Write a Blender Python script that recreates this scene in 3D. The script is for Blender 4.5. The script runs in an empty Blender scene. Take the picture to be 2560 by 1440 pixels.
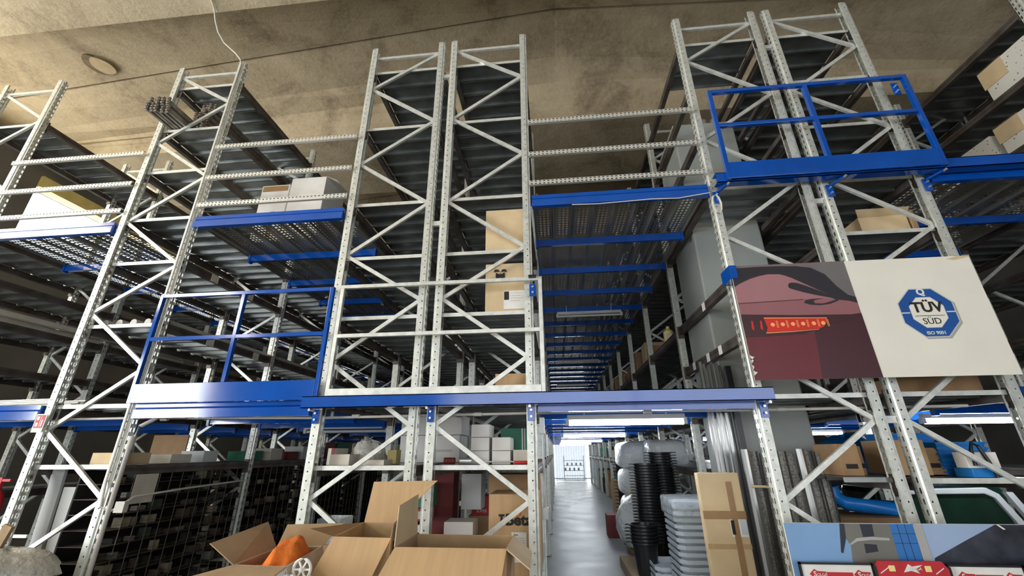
import bpy, math, random
from mathutils import Vector, Matrix
random.seed(7)
S = bpy.context.scene
COL = S.collection

# ------------------------------------------------------------------ camera
YAW, PIT, ROL, FPX = -0.0977995775, 0.377882963, -0.00735283065, 1032.50156
CAMLOC = Vector((0, 0, 1.65))
def cam_axes():
    cy, sy, cp, sp = math.cos(YAW), math.sin(YAW), math.cos(PIT), math.sin(PIT)
    f = Vector((sy*cp, cy*cp, sp)); r = Vector((cy, -sy, 0)); u = r.cross(f)
    c, s = math.cos(ROL), math.sin(ROL)
    return c*r + s*u, -s*r + c*u, f
_r, _u, _f = cam_axes()
cd = bpy.data.cameras.new('camera'); cam = bpy.data.objects.new('camera', cd); COL.objects.link(cam)
cd.sensor_width = 36; cd.lens = 36*FPX/2560; cd.clip_end = 200; cd.clip_start = .05
cam.matrix_world = Matrix(((_r.x, _u.x, -_f.x, 0), (_r.y, _u.y, -_f.y, 0), (_r.z, _u.z, -_f.z, CAMLOC.z), (0, 0, 0, 1)))
S.camera = cam

# ------------------------------------------------------------------ world, daylight, exposure
S.view_settings.view_transform = 'Standard'; S.view_settings.look = 'None'
S.view_settings.gamma = 1.0; S.view_settings.use_curve_mapping = False
S.view_settings.exposure = 0.0
w = bpy.data.worlds.new('sky'); S.world = w; w.use_nodes = True
w.node_tree.nodes['Background'].inputs[0].default_value = (.80, .90, 1, 1)
w.node_tree.nodes['Background'].inputs[1].default_value = 2.2
def area(name, loc, direc, sx, sy, power, col):
    l = bpy.data.lights.new(name, 'AREA'); l.shape = 'RECTANGLE'; l.size = sx; l.size_y = sy; l.energy = power; l.color = col
    o = bpy.data.objects.new(name, l); COL.objects.link(o); o.location = loc
    o.rotation_euler = Vector(direc).to_track_quat('-Z', 'Y').to_euler(); return o
# daylight standing outside each glazed opening of the hall
area('daylight_window_near', (-11.9, -.4, 6.5), (1, 0, 0), 12.4, 1.7, 1250, (1, .93, .78))
area('daylight_window_far', (-11.9, 17.0, 6.5), (1, 0, 0), 20.5, 1.7, 450, (1, .95, .84))
area('daylight_gate', (-11.9, -2.6, 2.3), (1, 0, .05), 5.0, 4.2, 1500, (.95, .98, 1))
area('daylight_front', (3.0, -8.4, 2.9), (0, 1, .22), 14, 4.0, 520, (1, .98, .95))
area('daylight_back', (.9, 30.4, 1.6), (0, -1, 0), 3.0, 2.6, 160, (.95, .98, 1))

# ------------------------------------------------------------------ materials
class NT:
    def __init__(s, name):
        s.m = bpy.data.materials.new(name); s.m.use_nodes = True; s.t = s.m.node_tree
        s.b = s.t.nodes['Principled BSDF']; s.out = s.t.nodes['Material Output']
    def n(s, typ, **kw):
        o = s.t.nodes.new(typ)
        for k, v in kw.items(): setattr(o, k, v)
        return o
    def l(s, a, b): s.t.links.new(a, b)
    def math(s, op, a, b=None, c=None):
        o = s.n('ShaderNodeMath', operation=op)
        for i, x in enumerate((a, b, c)):
            if x is None: continue
            if isinstance(x, (int, float)): o.inputs[i].default_value = x
            else: s.l(x, o.inputs[i])
        return o.outputs[0]
    def coords(s):
        tc = s.n('ShaderNodeTexCoord'); sp = s.n('ShaderNodeSeparateXYZ'); s.l(tc.outputs['Object'], sp.inputs[0]); return sp.outputs
    def normal(s):
        g = s.n('ShaderNodeNewGeometry'); sp = s.n('ShaderNodeSeparateXYZ'); s.l(g.outputs['Normal'], sp.inputs[0])
        return [s.math('ABSOLUTE', x) for x in sp.outputs]
    def per(s, x, pitch, off=0.0):          # distance from the nearest multiple of pitch
        y = s.math('ADD', x, 1000*pitch + off + pitch/2); y = s.math('MODULO', y, pitch); y = s.math('SUBTRACT', y, pitch/2)
        return s.math('ABSOLUTE', y)
    def cut(s, mask):                        # real holes: transparent where mask is 1
        tr = s.n('ShaderNodeBsdfTransparent'); mx = s.n('ShaderNodeMixShader')
        s.l(mask, mx.inputs[0]); s.l(s.b.outputs[0], mx.inputs[1]); s.l(tr.outputs[0], mx.inputs[2]); s.l(mx.outputs[0], s.out.inputs[0])

def mat(name, col, rough=.6, metal=0., var=.12, scale=6., bump=0., bscale=40., col2=None, coat=0., streak=None, rvar=0.):
    t = NT(name); b = t.b
    b.inputs['Roughness'].default_value = rough; b.inputs['Metallic'].default_value = metal
    if coat: b.inputs['Coat Weight'].default_value = coat; b.inputs['Coat Roughness'].default_value = .08
    tc = t.n('ShaderNodeTexCoord'); mp = t.n('ShaderNodeMapping'); t.l(tc.outputs['Object'], mp.inputs[0])
    if streak: mp.inputs['Scale'].default_value = streak
    no = t.n('ShaderNodeTexNoise'); no.inputs['Scale'].default_value = scale; no.inputs['Detail'].default_value = 5
    t.l(mp.outputs[0], no.inputs['Vector'])
    cr = t.n('ShaderNodeValToRGB')
    c2 = col2 or tuple(min(1, c*(1+var)) for c in col); c1 = col if col2 else tuple(c*(1-var) for c in col)
    cr.color_ramp.elements[0].position = .35; cr.color_ramp.elements[1].position = .65
    cr.color_ramp.elements[0].color = (*c1, 1); cr.color_ramp.elements[1].color = (*c2, 1)
    t.l(no.outputs['Fac'], cr.inputs[0]); t.l(cr.outputs[0], b.inputs['Base Color'])
    if rvar:
        t.l(t.math('MULTIPLY_ADD', no.outputs['Fac'], rvar, rough - rvar/2), b.inputs['Roughness'])
    if bump:
        n2 = t.n('ShaderNodeTexNoise'); n2.inputs['Scale'].default_value = bscale; n2.inputs['Detail'].default_value = 6
        t.l(mp.outputs[0], n2.inputs['Vector'])
        bp = t.n('ShaderNodeBump'); bp.inputs['Strength'].default_value = bump; bp.inputs['Distance'].default_value = .02
        t.l(n2.outputs['Fac'], bp.inputs['Height']); t.l(bp.outputs[0], b.inputs['Normal'])
    t.m['nt'] = 1
    return t.m

M = {}
M['galv'] = mat('galvanised_steel', (.70, .71, .67), .42, .4, .12, 14, .08, 60)
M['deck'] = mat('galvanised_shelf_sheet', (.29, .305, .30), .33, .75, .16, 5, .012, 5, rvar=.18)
M['beam'] = mat('weathered_beam_steel', (.16, .145, .13), .5, .5, .25, 5, col2=(.09, .065, .052))
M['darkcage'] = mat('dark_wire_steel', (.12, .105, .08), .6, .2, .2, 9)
M['cageback'] = mat('shade_black_sheet', (.012, .011, .009), .8, 0, .2, 5)  # back panel blackened to imitate the unlit depth of the cages
for _n, _c in (('shade_brown', (.07,.052,.033)), ('shade_grey', (.16,.155,.13)), ('shade_green', (.035,.045,.032)), ('shade_black', (.02,.018,.016)), ('shade_tan', (.24,.20,.14))): M[_n] = mat(_n, _c, .9, 0, .2, 9)  # box colours with the gloom of the cages mixed in
M['blue'] = mat('blue_paint', (.002, .075, .40), .13, 0, .10, 3, .006, 6, coat=.5)
M['bolt'] = mat('zinc_bolt', (.75, .76, .76), .3, .8)
M['card'] = mat('brown_cardboard', (.52, .34, .18), .85, 0, .055, 4, .05, 20, streak=(9, .5, .5))
M['carddark'] = mat('dark_kraft_cardboard', (.36, .22, .115), .85, 0, .1, 6)  # deeper brown kraft board
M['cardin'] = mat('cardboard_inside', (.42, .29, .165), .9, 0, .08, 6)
M['cardlight'] = mat('pale_cardboard', (.66, .50, .30), .8, 0, .06, 5)
M['tape'] = mat('brown_tape', (.34, .20, .09), .35, 0, .08, 8)
M['white'] = mat('white_carton', (.72, .69, .66), .75, 0, .05, 5)
M['offwhite'] = mat('off_white_carton', (.62, .57, .49), .8, 0, .08, 6)
M['green'] = mat('green_carton', (.045, .20, .125), .7, 0, .1, 5)
M['black'] = mat('black_plastic', (.010, .010, .013), .35, 0, .1, 6)
M['ink'] = mat('black_ink', (.018, .014, .012), .7, 0, .1, 20)
M['red'] = mat('red_print', (.50, .018, .028), .5, 0, .08, 10)
M['maroon'] = mat('dark_red_board', (.16, .02, .02), .6, 0, .1, 10)
M['orange'] = mat('orange_cloth', (.86, .21, .03), .9, 0, .1, 9, .35, 30)
M['greyplastic'] = mat('grey_plastic', (.55, .61, .67), .45, 0, .04, 5)
M['bluecrate'] = mat('blue_plastic', (.012, .19, .56), .4, 0, .12, 4)
M['bluebright'] = mat('bright_blue_plastic', (.01, .26, .86), .3, 0, .06, 4)
M['paper'] = mat('white_paper', (.78, .76, .72), .8, 0, .04, 10)
M['yellow'] = mat('yellow_paint', (.84, .68, .27), .6, 0, .08, 4)
M['pvc'] = mat('grey_pvc_conduit', (.50, .48, .44), .5, 0, .08, 5)
M['cable'] = mat('white_cable', (.66, .63, .56), .6, 0, .05, 5)
M['wood'] = mat('pallet_wood', (.34, .24, .14), .85, 0, .2, 4, .2, 30, streak=(1, 12, 1))
M['foam'] = None
M['plank'] = mat('grey_foam_board', (.55, .56, .56), .8, 0, .06, 3)
M['pillar'] = mat('grey_painted_pillar', (.33, .35, .335), .42, 0, .10, 1.2, .02, 6)
M['steelbar'] = mat('polished_steel_profile', (.36, .36, .35), .28, .8, .2, 3, streak=(1, 1, .1))
M['fixture'] = mat('white_lamp_housing', (.55, .56, .57), .4, 0, .04, 5)
M['wall'] = mat('grey_wall', (.17, .16, .145), .9, 0, .12, 1.2, .1, 20)
M['wallwhite'] = mat('white_wall', (.80, .82, .83), .8, 0, .05, 1.5)

def emit(name, col, st):
    t = NT(name); t.b.inputs['Base Color'].default_value = (.8, .8, .8, 1)
    t.b.inputs['Emission Color'].default_value = (*col, 1); t.b.inputs['Emission Strength'].default_value = st; return t.m
M['tube'] = emit('lit_fluorescent_tube', (.90, .96, 1), 55)
M['tubeoff'] = mat('unlit_fluorescent_tube', (.62, .62, .58), .3, 0, .03, 4)

def speckle():
    t = NT('white_speckled_foam'); tc = t.n('ShaderNodeTexCoord'); v = t.n('ShaderNodeTexVoronoi'); v.inputs['Scale'].default_value = 17
    t.l(tc.outputs['Object'], v.inputs['Vector']); cr = t.n('ShaderNodeValToRGB')
    cr.color_ramp.elements[0].position = .10; cr.color_ramp.elements[1].position = .2
    cr.color_ramp.elements[0].color = (.09, .085, .075, 1); cr.color_ramp.elements[1].color = (.74, .71, .64, 1)
    t.l(v.outputs['Distance'], cr.inputs[0]); t.l(cr.outputs[0], t.b.inputs['Base Color']); t.b.inputs['Roughness'].default_value = .8; return t.m
M['foam'] = speckle()

def film(name, col, alpha, rough=.18):
    t = NT(name); t.b.inputs['Base Color'].default_value = (*col, 1); t.b.inputs['Roughness'].default_value = rough
    tc = t.n('ShaderNodeTexCoord'); no = t.n('ShaderNodeTexNoise'); no.inputs['Scale'].default_value = 9; no.inputs['Detail'].default_value = 3
    t.l(tc.outputs['Object'], no.inputs['Vector']); bp = t.n('ShaderNodeBump'); bp.inputs['Strength'].default_value = .8; bp.inputs['Distance'].default_value = .05
    t.l(no.outputs['Fac'], bp.inputs['Height']); t.l(bp.outputs[0], t.b.inputs['Normal'])
    tr = t.n('ShaderNodeBsdfTransparent'); mx = t.n('ShaderNodeMixShader'); mx.inputs[0].default_value = 1-alpha
    t.l(t.b.outputs[0], mx.inputs[1]); t.l(tr.outputs[0], mx.inputs[2]); t.l(mx.outputs[0], t.out.inputs[0]); return t.m
M['film'] = film('clear_wrap_film', (.90, .94, .95), .97)
M['filmthin'] = film('thin_wrap_film', (.75, .80, .84), .4)
M['greyfilm'] = film('dull_polythene', (.55, .53, .47), .9, .3)
M['strip'] = film('clear_pvc_strip', (.85, .92, .95), .35)
M['pane'] = film('window_glass', (.9, .95, 1), .12, .05)

def upright_mat():
    t = NT('galvanised_upright_punched'); x, y, z = t.coords(); nx, ny, nz = t.normal()
    dz = t.per(z, .0825)
    e = t.math('ADD', t.math('POWER', x, 2), t.math('POWER', dz, 2))
    h1 = t.math('MULTIPLY', t.math('LESS_THAN', e, .0075**2), t.math('GREATER_THAN', ny, .7))
    dy = t.math('ABSOLUTE', t.math('SUBTRACT', t.math('ABSOLUTE', t.math('SUBTRACT', y, .05)), .021))
    h2 = t.math('MULTIPLY', t.math('MULTIPLY', t.math('LESS_THAN', dy, .0085), t.math('LESS_THAN', dz, .022)), t.math('GREATER_THAN', nx, .7))
    t.cut(t.math('MAXIMUM', h1, h2))
    tc = t.n('ShaderNodeTexCoord'); no = t.n('ShaderNodeTexNoise'); no.inputs['Scale'].default_value = 16; no.inputs['Detail'].default_value = 5
    t.l(tc.outputs['Object'], no.inputs['Vector']); cr = t.n('ShaderNodeValToRGB')
    cr.color_ramp.elements[0].position = .3; cr.color_ramp.elements[1].position = .7
    cr.color_ramp.elements[0].color = (.55, .57, .53, 1); cr.color_ramp.elements[1].color = (.76, .77, .72, 1)
    t.l(no.outputs['Fac'], cr.inputs[0]); t.l(cr.outputs[0], t.b.inputs['Base Color'])
    t.b.inputs['Metallic'].default_value = .4; t.b.inputs['Roughness'].default_value = .42
    return t.m
M['upright'] = upright_mat()
def grate_mat():
    t = NT('perforated_walkway_steel'); x, y, z = t.coords(); nx, ny, nz = t.normal()
    a = t.per(x, .05, .025); b = t.per(y, .06); u = t.per(x, .25, 0)
    m = t.math('MULTIPLY', t.math('LESS_THAN', a, .014), t.math('LESS_THAN', b, .017))
    m = t.math('MULTIPLY', m, t.math('GREATER_THAN', nz, .6)); m = t.math('MULTIPLY', m, t.math('GREATER_THAN', u, .035))
    t.cut(m); t.b.inputs['Base Color'].default_value = (.34, .33, .30, 1); t.b.inputs['Metallic'].default_value = .6; t.b.inputs['Roughness'].default_value = .45
    return t.m
M['grate'] = grate_mat()
def rail_mat():
    t = NT('slotted_rail_steel'); x, y, z = t.coords()
    a = t.per(x, .05); b = t.math('SUBTRACT', t.math('ABSOLUTE', z), .017)
    m = t.math('MULTIPLY', t.math('LESS_THAN', a, .012), t.math('LESS_THAN', t.math('ABSOLUTE', b), .007))
    t.cut(m); t.b.inputs['Base Color'].default_value = (.68, .67, .62, 1); t.b.inputs['Metallic'].default_value = .4; t.b.inputs['Roughness'].default_value = .45
    return t.m
M['rail'] = rail_mat()
def ceiling_mat():
    t = NT('precast_concrete'); tc = t.n('ShaderNodeTexCoord')
    n1 = t.n('ShaderNodeTexNoise'); n1.inputs['Scale'].default_value = .9; n1.inputs['Detail'].default_value = 10; n1.inputs['Roughness'].default_value = .68; n1.inputs['Distortion'].default_value = .6
    t.l(tc.outputs['Object'], n1.inputs['Vector'])
    n2 = t.n('ShaderNodeTexNoise'); n2.inputs['Scale'].default_value = 14; n2.inputs['Detail'].default_value = 6; n2.inputs['Roughness'].default_value = .7; t.l(tc.outputs['Object'], n2.inputs['Vector'])
    v = t.n('ShaderNodeTexVoronoi'); v.inputs['Scale'].default_value = 9; t.l(tc.outputs['Object'], v.inputs['Vector'])
    mixf = t.math('ADD', t.math('MULTIPLY', n1.outputs['Fac'], .8), t.math('MULTIPLY', n2.outputs['Fac'], .28))
    cr = t.n('ShaderNodeValToRGB'); e = cr.color_ramp.elements
    e[0].position = .36; e[0].color = (.19, .145, .09, 1); e[1].position = .74; e[1].color = (.57, .475, .33, 1)
    m = e.new(.52); m.color = (.42, .34, .225, 1)
    t.l(mixf, cr.inputs[0]); t.l(cr.outputs[0], t.b.inputs['Base Color']); t.b.inputs['Roughness'].default_value = .9
    bp = t.n('ShaderNodeBump'); bp.inputs['Strength'].default_value = .4; bp.inputs['Distance'].default_value = .03
    t.l(n2.outputs['Fac'], bp.inputs['Height']); t.l(bp.outputs[0], t.b.inputs['Normal']); return t.m
M['ceiling'] = ceiling_mat()
def floor_mat():
    t = NT('polished_concrete_floor'); tc = t.n('ShaderNodeTexCoord')
    n1 = t.n('ShaderNodeTexNoise'); n1.inputs['Scale'].default_value = 1.6; n1.inputs['Detail'].default_value = 8; t.l(tc.outputs['Object'], n1.inputs['Vector'])
    cr = t.n('ShaderNodeValToRGB'); e = cr.color_ramp.elements
    e[0].position = .3; e[0].color = (.12, .14, .145, 1); e[1].position = .7; e[1].color = (.26, .29, .295, 1)
    t.l(n1.outputs['Fac'], cr.inputs[0]); t.l(cr.outputs[0], t.b.inputs['Base Color'])
    t.l(t.math('MULTIPLY_ADD', n1.outputs['Fac'], .3, .25), t.b.inputs['Roughness']); return t.m
M['floor'] = floor_mat()

# ------------------------------------------------------------------ mesh builder
class MB:
    def __init__(s): s.v = []; s.f = []
    def add(s, vs, fs):
        k = len(s.v); s.v += [tuple(p) for p in vs]; s.f += [tuple(i+k for i in f) for f in fs]; return s
    def box(s, x0, x1, y0, y1, z0, z1):
        return s.add([(x0,y0,z0),(x1,y0,z0),(x1,y1,z0),(x0,y1,z0),(x0,y0,z1),(x1,y0,z1),(x1,y1,z1),(x0,y1,z1)],
                     [(0,3,2,1),(4,5,6,7),(0,1,5,4),(1,2,6,5),(2,3,7,6),(3,0,4,7)])
    def rbox(s, c, size, rz=0., rx=0., ry=0.):
        R = Matrix.Rotation(rz,3,'Z') @ Matrix.Rotation(ry,3,'Y') @ Matrix.Rotation(rx,3,'X'); c = Vector(c); hx,hy,hz = (q/2 for q in size)
        vs = [c + R @ Vector((sx*hx,sy*hy,sz*hz)) for sz in (-1,1) for sx,sy in ((-1,-1),(1,-1),(1,1),(-1,1))]
        return s.add(vs, [(0,3,2,1),(4,5,6,7),(0,1,5,4),(1,2,6,5),(2,3,7,6),(3,0,4,7)])
    def ext(s, prof, axis, a, b, closed=False, cap=False):
        # prof: 2-D points in the plane across axis: x -> (y,z), y -> (x,z), z -> (x,y)
        def P(p, t): return (t,p[0],p[1]) if axis=='x' else ((p[0],t,p[1]) if axis=='y' else (p[0],p[1],t))
        n = len(prof); vs = [P(p,a) for p in prof] + [P(p,b) for p in prof]
        fs = [(i,(i+1)%n,n+(i+1)%n,n+i) for i in range(n if closed else n-1)]
        if cap: fs += [tuple(range(n-1,-1,-1)), tuple(range(n,2*n))]
        return s.add(vs, fs)
    def bar(s, p0, p1, wd, ht, up=(0,1,0)):
        p0, p1 = Vector(p0), Vector(p1); d = (p1-p0).normalized(); u = Vector(up); a = d.cross(u).normalized(); u = a.cross(d)
        vs = [p + a*sx*wd/2 + u*sy*ht/2 for p in (p0,p1) for sx,sy in ((-1,-1),(1,-1),(1,1),(-1,1))]
        return s.add(vs, [(0,3,2,1),(4,5,6,7),(0,1,5,4),(1,2,6,5),(2,3,7,6),(3,0,4,7)])
    def chan(s, p0, p1, wd, ht, side=1, t=.006):   # lipped channel, open across the wd direction
        p0, p1 = Vector(p0), Vector(p1); d = (p1-p0).normalized(); u = Vector((0,1,0)); a = d.cross(u).normalized()*side
        pr = [(wd/2,-ht/2+t*2),(wd/2,-ht/2),(-wd/2,-ht/2),(-wd/2,ht/2),(wd/2,ht/2),(wd/2,ht/2-t*2),
              (wd/2-t,ht/2-t*2),(wd/2-t,ht/2-t),(-wd/2+t,ht/2-t),(-wd/2+t,-ht/2+t),(wd/2-t,-ht/2+t),(wd/2-t,-ht/2+t*2)]
        n = len(pr); vs = [p + a*q[0] + u*q[1] for p in (p0,p1) for q in pr]
        return s.add(vs, [(i,(i+1)%n,n+(i+1)%n,n+i) for i in range(n)])
    def tube(s, path, r, n=8, cap=True):
        path = [Vector(p) for p in path]; rings = []
        ref = Vector((0,0,1))
        for i, p in enumerate(path):
            d = (path[min(i+1,len(path)-1)] - path[max(i-1,0)]).normalized()
            if abs(d.dot(ref)) > .95: ref = Vector((1,0,0))
            a = d.cross(ref).normalized(); b = a.cross(d)
            rings.append([p + (a*math.cos(2*math.pi*k/n) + b*math.sin(2*math.pi*k/n))*r for k in range(n)])
        vs = [q for R in rings for q in R]; fs = []
        for i in range(len(path)-1):
            for k in range(n): fs.append((i*n+k, i*n+(k+1)%n, (i+1)*n+(k+1)%n, (i+1)*n+k))
        if cap: fs += [tuple(range(n-1,-1,-1)), tuple((len(path)-1)*n+k for k in range(n))]
        return s.add(vs, fs)
    def lathe(s, prof, c, n=20):
        vs = [(c[0]+r*math.cos(2*math.pi*k/n), c[1]+r*math.sin(2*math.pi*k/n), c[2]+z) for r,z in prof for k in range(n)]
        return s.add(vs, [(i*n+k, i*n+(k+1)%n, (i+1)*n+(k+1)%n, (i+1)*n+k) for i in range(len(prof)-1) for k in range(n)])
    def poly(s, pts): return s.add(pts, [tuple(range(len(pts)))])
    def slab(s, pts, off):                     # polygon with thickness vector off
        n = len(pts); off = Vector(off); a = [Vector(p) for p in pts]; vs = a + [p+off for p in a]
        return s.add(vs, [tuple(range(n-1,-1,-1)), tuple(range(n,2*n))] + [(i,(i+1)%n,n+(i+1)%n,n+i) for i in range(n)])
    def mesh(s, name, smooth=False):
        me = bpy.data.meshes.new(name); me.from_pydata(s.v, [], s.f); me.validate()
        if smooth:
            for p in me.polygons: p.use_smooth = True
            me.set_sharp_from_angle(angle=math.radians(42))
        return me
    def build(s, name, m, parent=None, loc=(0,0,0), smooth=False, bev=0.):
        return link(name, s.mesh(name, smooth), m, parent, loc, bev)

def link(name, me, m, parent=None, loc=(0,0,0), bev=0.):
    o = bpy.data.objects.new(name, me); COL.objects.link(o)
    if m is not None and not me.materials: me.materials.append(m)
    o.location = loc
    if parent is not None: o.parent = parent
    if bev:
        b = o.modifiers.new('bevel', 'BEVEL'); b.width = bev; b.segments = 2; b.limit_method = 'ANGLE'
    return o
def empty(name, loc=(0,0,0), rz=0.):
    o = bpy.data.objects.new(name, None); COL.objects.link(o); o.location = loc; o.rotation_euler = (0,0,rz); o.empty_display_size = .1; return o
def tag(o, label, cat, group=None, kind=None):
    o['label'] = label; o['category'] = cat
    if group: o['group'] = group
    if kind: o['kind'] = kind
    return o
def struct(o): o['kind'] = 'structure'; return o
def copy_tree(o, parent=None):
    c = o.copy(); COL.objects.link(c)
    if parent is not None: c.parent = parent
    for ch in [q for q in o.children]: copy_tree(ch, c)
    return c
def text_mesh(s, size, name, bold=0.):
    cu = bpy.data.curves.new(name, 'FONT'); cu.body = s; cu.size = size; cu.extrude = .0006; cu.offset = bold; cu.align_x = 'CENTER'; cu.align_y = 'CENTER'; cu.resolution_u = 3
    o = bpy.data.objects.new(name, cu); COL.objects.link(o); dg = bpy.context.evaluated_depsgraph_get()
    me = bpy.data.meshes.new_from_object(o.evaluated_get(dg)); bpy.data.objects.remove(o); me.materials.clear(); return me
def text(s, size, m, parent, loc, name='lettering', rot=(math.pi/2,0,0), bold=0., sx=1.):   # faces -Y
    o = link(name, text_mesh(s, size, name, bold), m, parent, loc); o.rotation_euler = rot; o.scale = (sx,1,1); return o

# ------------------------------------------------------------------ building shell
struct(MB().box(-12.4, 15.4, -9, 31, -.2, 0).build('floor', M['floor']))
RX, SL = .31, .088
prof = []
YA = 3.83 - 4.8*3
while YA < 31:
    # soffit, lip, wing up to joint, notch, wing down to the next lip
    prof += [(YA-2.0, 7.9, 0), (YA, 7.9, 0), (YA+.03, 8.22, .05), (YA+.09, 8.52, .3), (YA+.2, 8.76, .55), (YA+.6, 9.0, .8), (YA+1.385, 9.22, 1), (YA+1.39, 9.42, 1),
             (YA+1.42, 9.42, 1), (YA+1.425, 9.22, 1), (YA+2.2, 9.0, .8), (YA+2.6, 8.76, .55), (YA+2.71, 8.52, .3), (YA+2.77, 8.22, .05)]
    YA += 4.8
mb = MB(); xs = [-12.4, -6, RX, 8, 15.4]
vs = [(x, p[0], p[1] - SL*abs(x-RX)*p[2]) for x in xs for p in prof]; n = len(prof)
mb.add(vs, [(i*n+k, i*n+k+1, (i+1)*n+k+1, (i+1)*n+k) for i in range(len(xs)-1) for k in range(n-1)])
mb.add([(-12.4,-10,9.7),(15.4,-10,9.7),(15.4,33,9.7),(-12.4,33,9.7)], [(0,1,2,3)])
ceil = struct(mb.build('ceiling', M['ceiling']))
# round repaired patch in the near wing
mb = MB(); rg = MB(); c = Vector((-8.2, 4.85, 8.435)); un = Vector((0, 1, .09)).normalized(); xd = Vector((1, 0, .082)).normalized()
ang = [k*math.pi/16 for k in range(32)]
rim = [c + xd*.16*math.cos(a) + un*.20*math.sin(a)*(1+.06*math.sin(3*a)) for a in ang]
M['patch'] = mat('patched_concrete', (.46,.36,.22), .9, 0, .1, 8); M['patchrim'] = mat('patch_edge_stain', (.17,.125,.075), .9, 0, .2, 8)
mb.slab([p + Vector((.05,.02,-.02)) for p in rim], (0, .0, .06)); 
po = struct(mb.build('trim_1', M['patch']))
rg.slab([c + (p-c)*1.2 + Vector((-.03,0,-.012)) for p in rim], (0, .0, .06)); ro = rg.build('patch_rim', M['patchrim'], po)
# left wall: solid below, piers and lintel round the windows and the gate
def wall_x(name, x0, x1, y0, y1, z0, z1, holes, m):
    ys = sorted({y0, y1, *[h[0] for h in holes], *[h[1] for h in holes]}); zs = sorted({z0, z1, *[h[2] for h in holes], *[h[3] for h in holes]})
    mb = MB()
    for a, b in zip(ys, ys[1:]):
        for c, d in zip(zs, zs[1:]):
            if not any(h[0] <= a and b <= h[1] and h[2] <= c and d <= h[3] for h in holes): mb.box(x0, x1, a, b, c, d)
    return struct(mb.build(name, m))
wall_x('wall_left', -11.8, -11.5, -9, 31, 0, 10, [(-6.6, 5.7, 5.6, 7.35), (6.75, 27.3, 5.6, 7.35), (-5.1, -.1, .05, 4.3)], M['wall'])
def window(name, y0, y1, z0, z1, step):
    f = MB(); f.box(-11.7, -11.42, y0, y1, z1-.02, z1+.26); f.box(-11.7, -11.42, y0, y1, z0-.1, z0+.02)
    y = y0
    while y < y1 - .1:
        f.box(-11.68, -11.6, y-.03, y+.03, z0, z1); y += step
    o = struct(f.build(name, M['yellow']))
    g = MB().box(-11.66, -11.65, y0, y1, z0, z1).build('window_pane', M['pane'], o)
    return o
window('window_1', -6.6, 5.7, 5.6, 7.35, 3.07)
window('window_2', 6.75, 27.3, 5.6, 7.35, 3.425)
d = struct(MB().box(-11.75, -11.6, -5.1, -5.0, .05, 4.3).box(-11.75, -11.6, -.2, -.1, .05, 4.3).box(-11.75, -11.6, -5.1, -.1, 4.2, 4.3).box(-11.75, -11.6, -2.45, -2.35, .05, 4.3).build('door_1', M['yellow']))
MB().box(-11.68, -11.67, -5.0, -.2, .05, 4.2).build('door_pane', M['pane'], d)
def wall_y(name, y0, y1, x0, x1, z0, z1, holes, m):
    xs = sorted({x0, x1, *[h[0] for h in holes], *[h[1] for h in holes]}); zs = sorted({z0, z1, *[h[2] for h in holes], *[h[3] for h in holes]}); mb = MB()
    for a, b in zip(xs, xs[1:]):
        for c, d in zip(zs, zs[1:]):
            if not any(h[0] <= a and b <= h[1] and h[2] <= c and d <= h[3] for h in holes): mb.box(a, b, y0, y1, c, d)
    return struct(mb.build(name, m))
wall_y('wall_front', -8.2, -8, -12, 15, 0, 10, [(-4.5, 10.5, .8, 5.0)], M['wall'])
d = struct(MB().box(-4.5, 10.5, -8.15, -8.05, 4.9, 5.0).box(-4.5, 10.5, -8.15, -8.05, 3.0, 3.1).box(2.95, 3.05, -8.15, -8.05, .8, 5.0).build('window_3', M['yellow']))
MB().box(-4.5, 10.5, -8.11, -8.1, .8, 5.0).build('window_pane', M['pane'], d)
wall_y('wall_back', 29.9, 30.1, -12, 15, 0, 10, [(-.5, 2.3, .05, 2.9)], M['wallwhite'])
d = struct(MB().box(-.5, -.42, 29.95, 30.05, .05, 2.9).box(2.22, 2.3, 29.95, 30.05, .05, 2.9).box(-.5, 2.3, 29.95, 30.05, 2.8, 2.9).build('door_2', M['fixture']))
MB().box(-.42, 2.22, 29.99, 30.0, .05, 2.8).build('door_pane', M['pane'], d)
struct(MB().box(15, 15.2, -9, 31, 0, 10).build('wall_right', M['wall']))
# grey pillar standing inside the first bay right of the lit aisle
p = struct(MB().box(1.98, 2.86, 5.2, 6.08, 0, 6.3).build('wall_pillar', M['pillar'], bev=.02))

# ------------------------------------------------------------------ racks
Y0, BAY, HT = 4.2, 2.0, 7.28
def upright_prof(sg):      # slotted web on the outside (sg=-1: web at -x)
    a = [(.047,.026),(.047,.004),(-.020,.004),(-.030,.016),(-.046,.016),(-.046,.084),(-.030,.084),(-.020,.096),(.047,.096),(.047,.074)]
    return [(x*-sg, y) if sg > 0 else (x, y) for x, y in a]
UP = {sg: MB().ext(upright_prof(sg), 'z', 0, HT).mesh('upright') for sg in (-1, 1)}
FOOT = MB().box(-.07, .07, -.02, .12, 0, .008).mesh('base_plate')
NODES = [7.10, 6.5, 5.83, 5.18, 4.52, 3.85, 3.25, 2.57, 1.9, 1.23, .57]
MESH = {}
def deck_mesh(wd, ln):
    k = ('deck', round(wd,3), round(ln,3))
    if k not in MESH:
        mb = MB(); n = max(1, round(ln/.25)); pw = ln/n
        for i in range(n):
            y = i*pw; g = .003
            mb.ext([(y+.02,-.036),(y+g,-.040),(y+g,0),(y+pw-g,0),(y+pw-g,-.040),(y+pw-.02,-.036)], 'x', -wd/2, wd/2)
        MESH[k] = mb.mesh('shelf_deck')
    return MESH[k]
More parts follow.
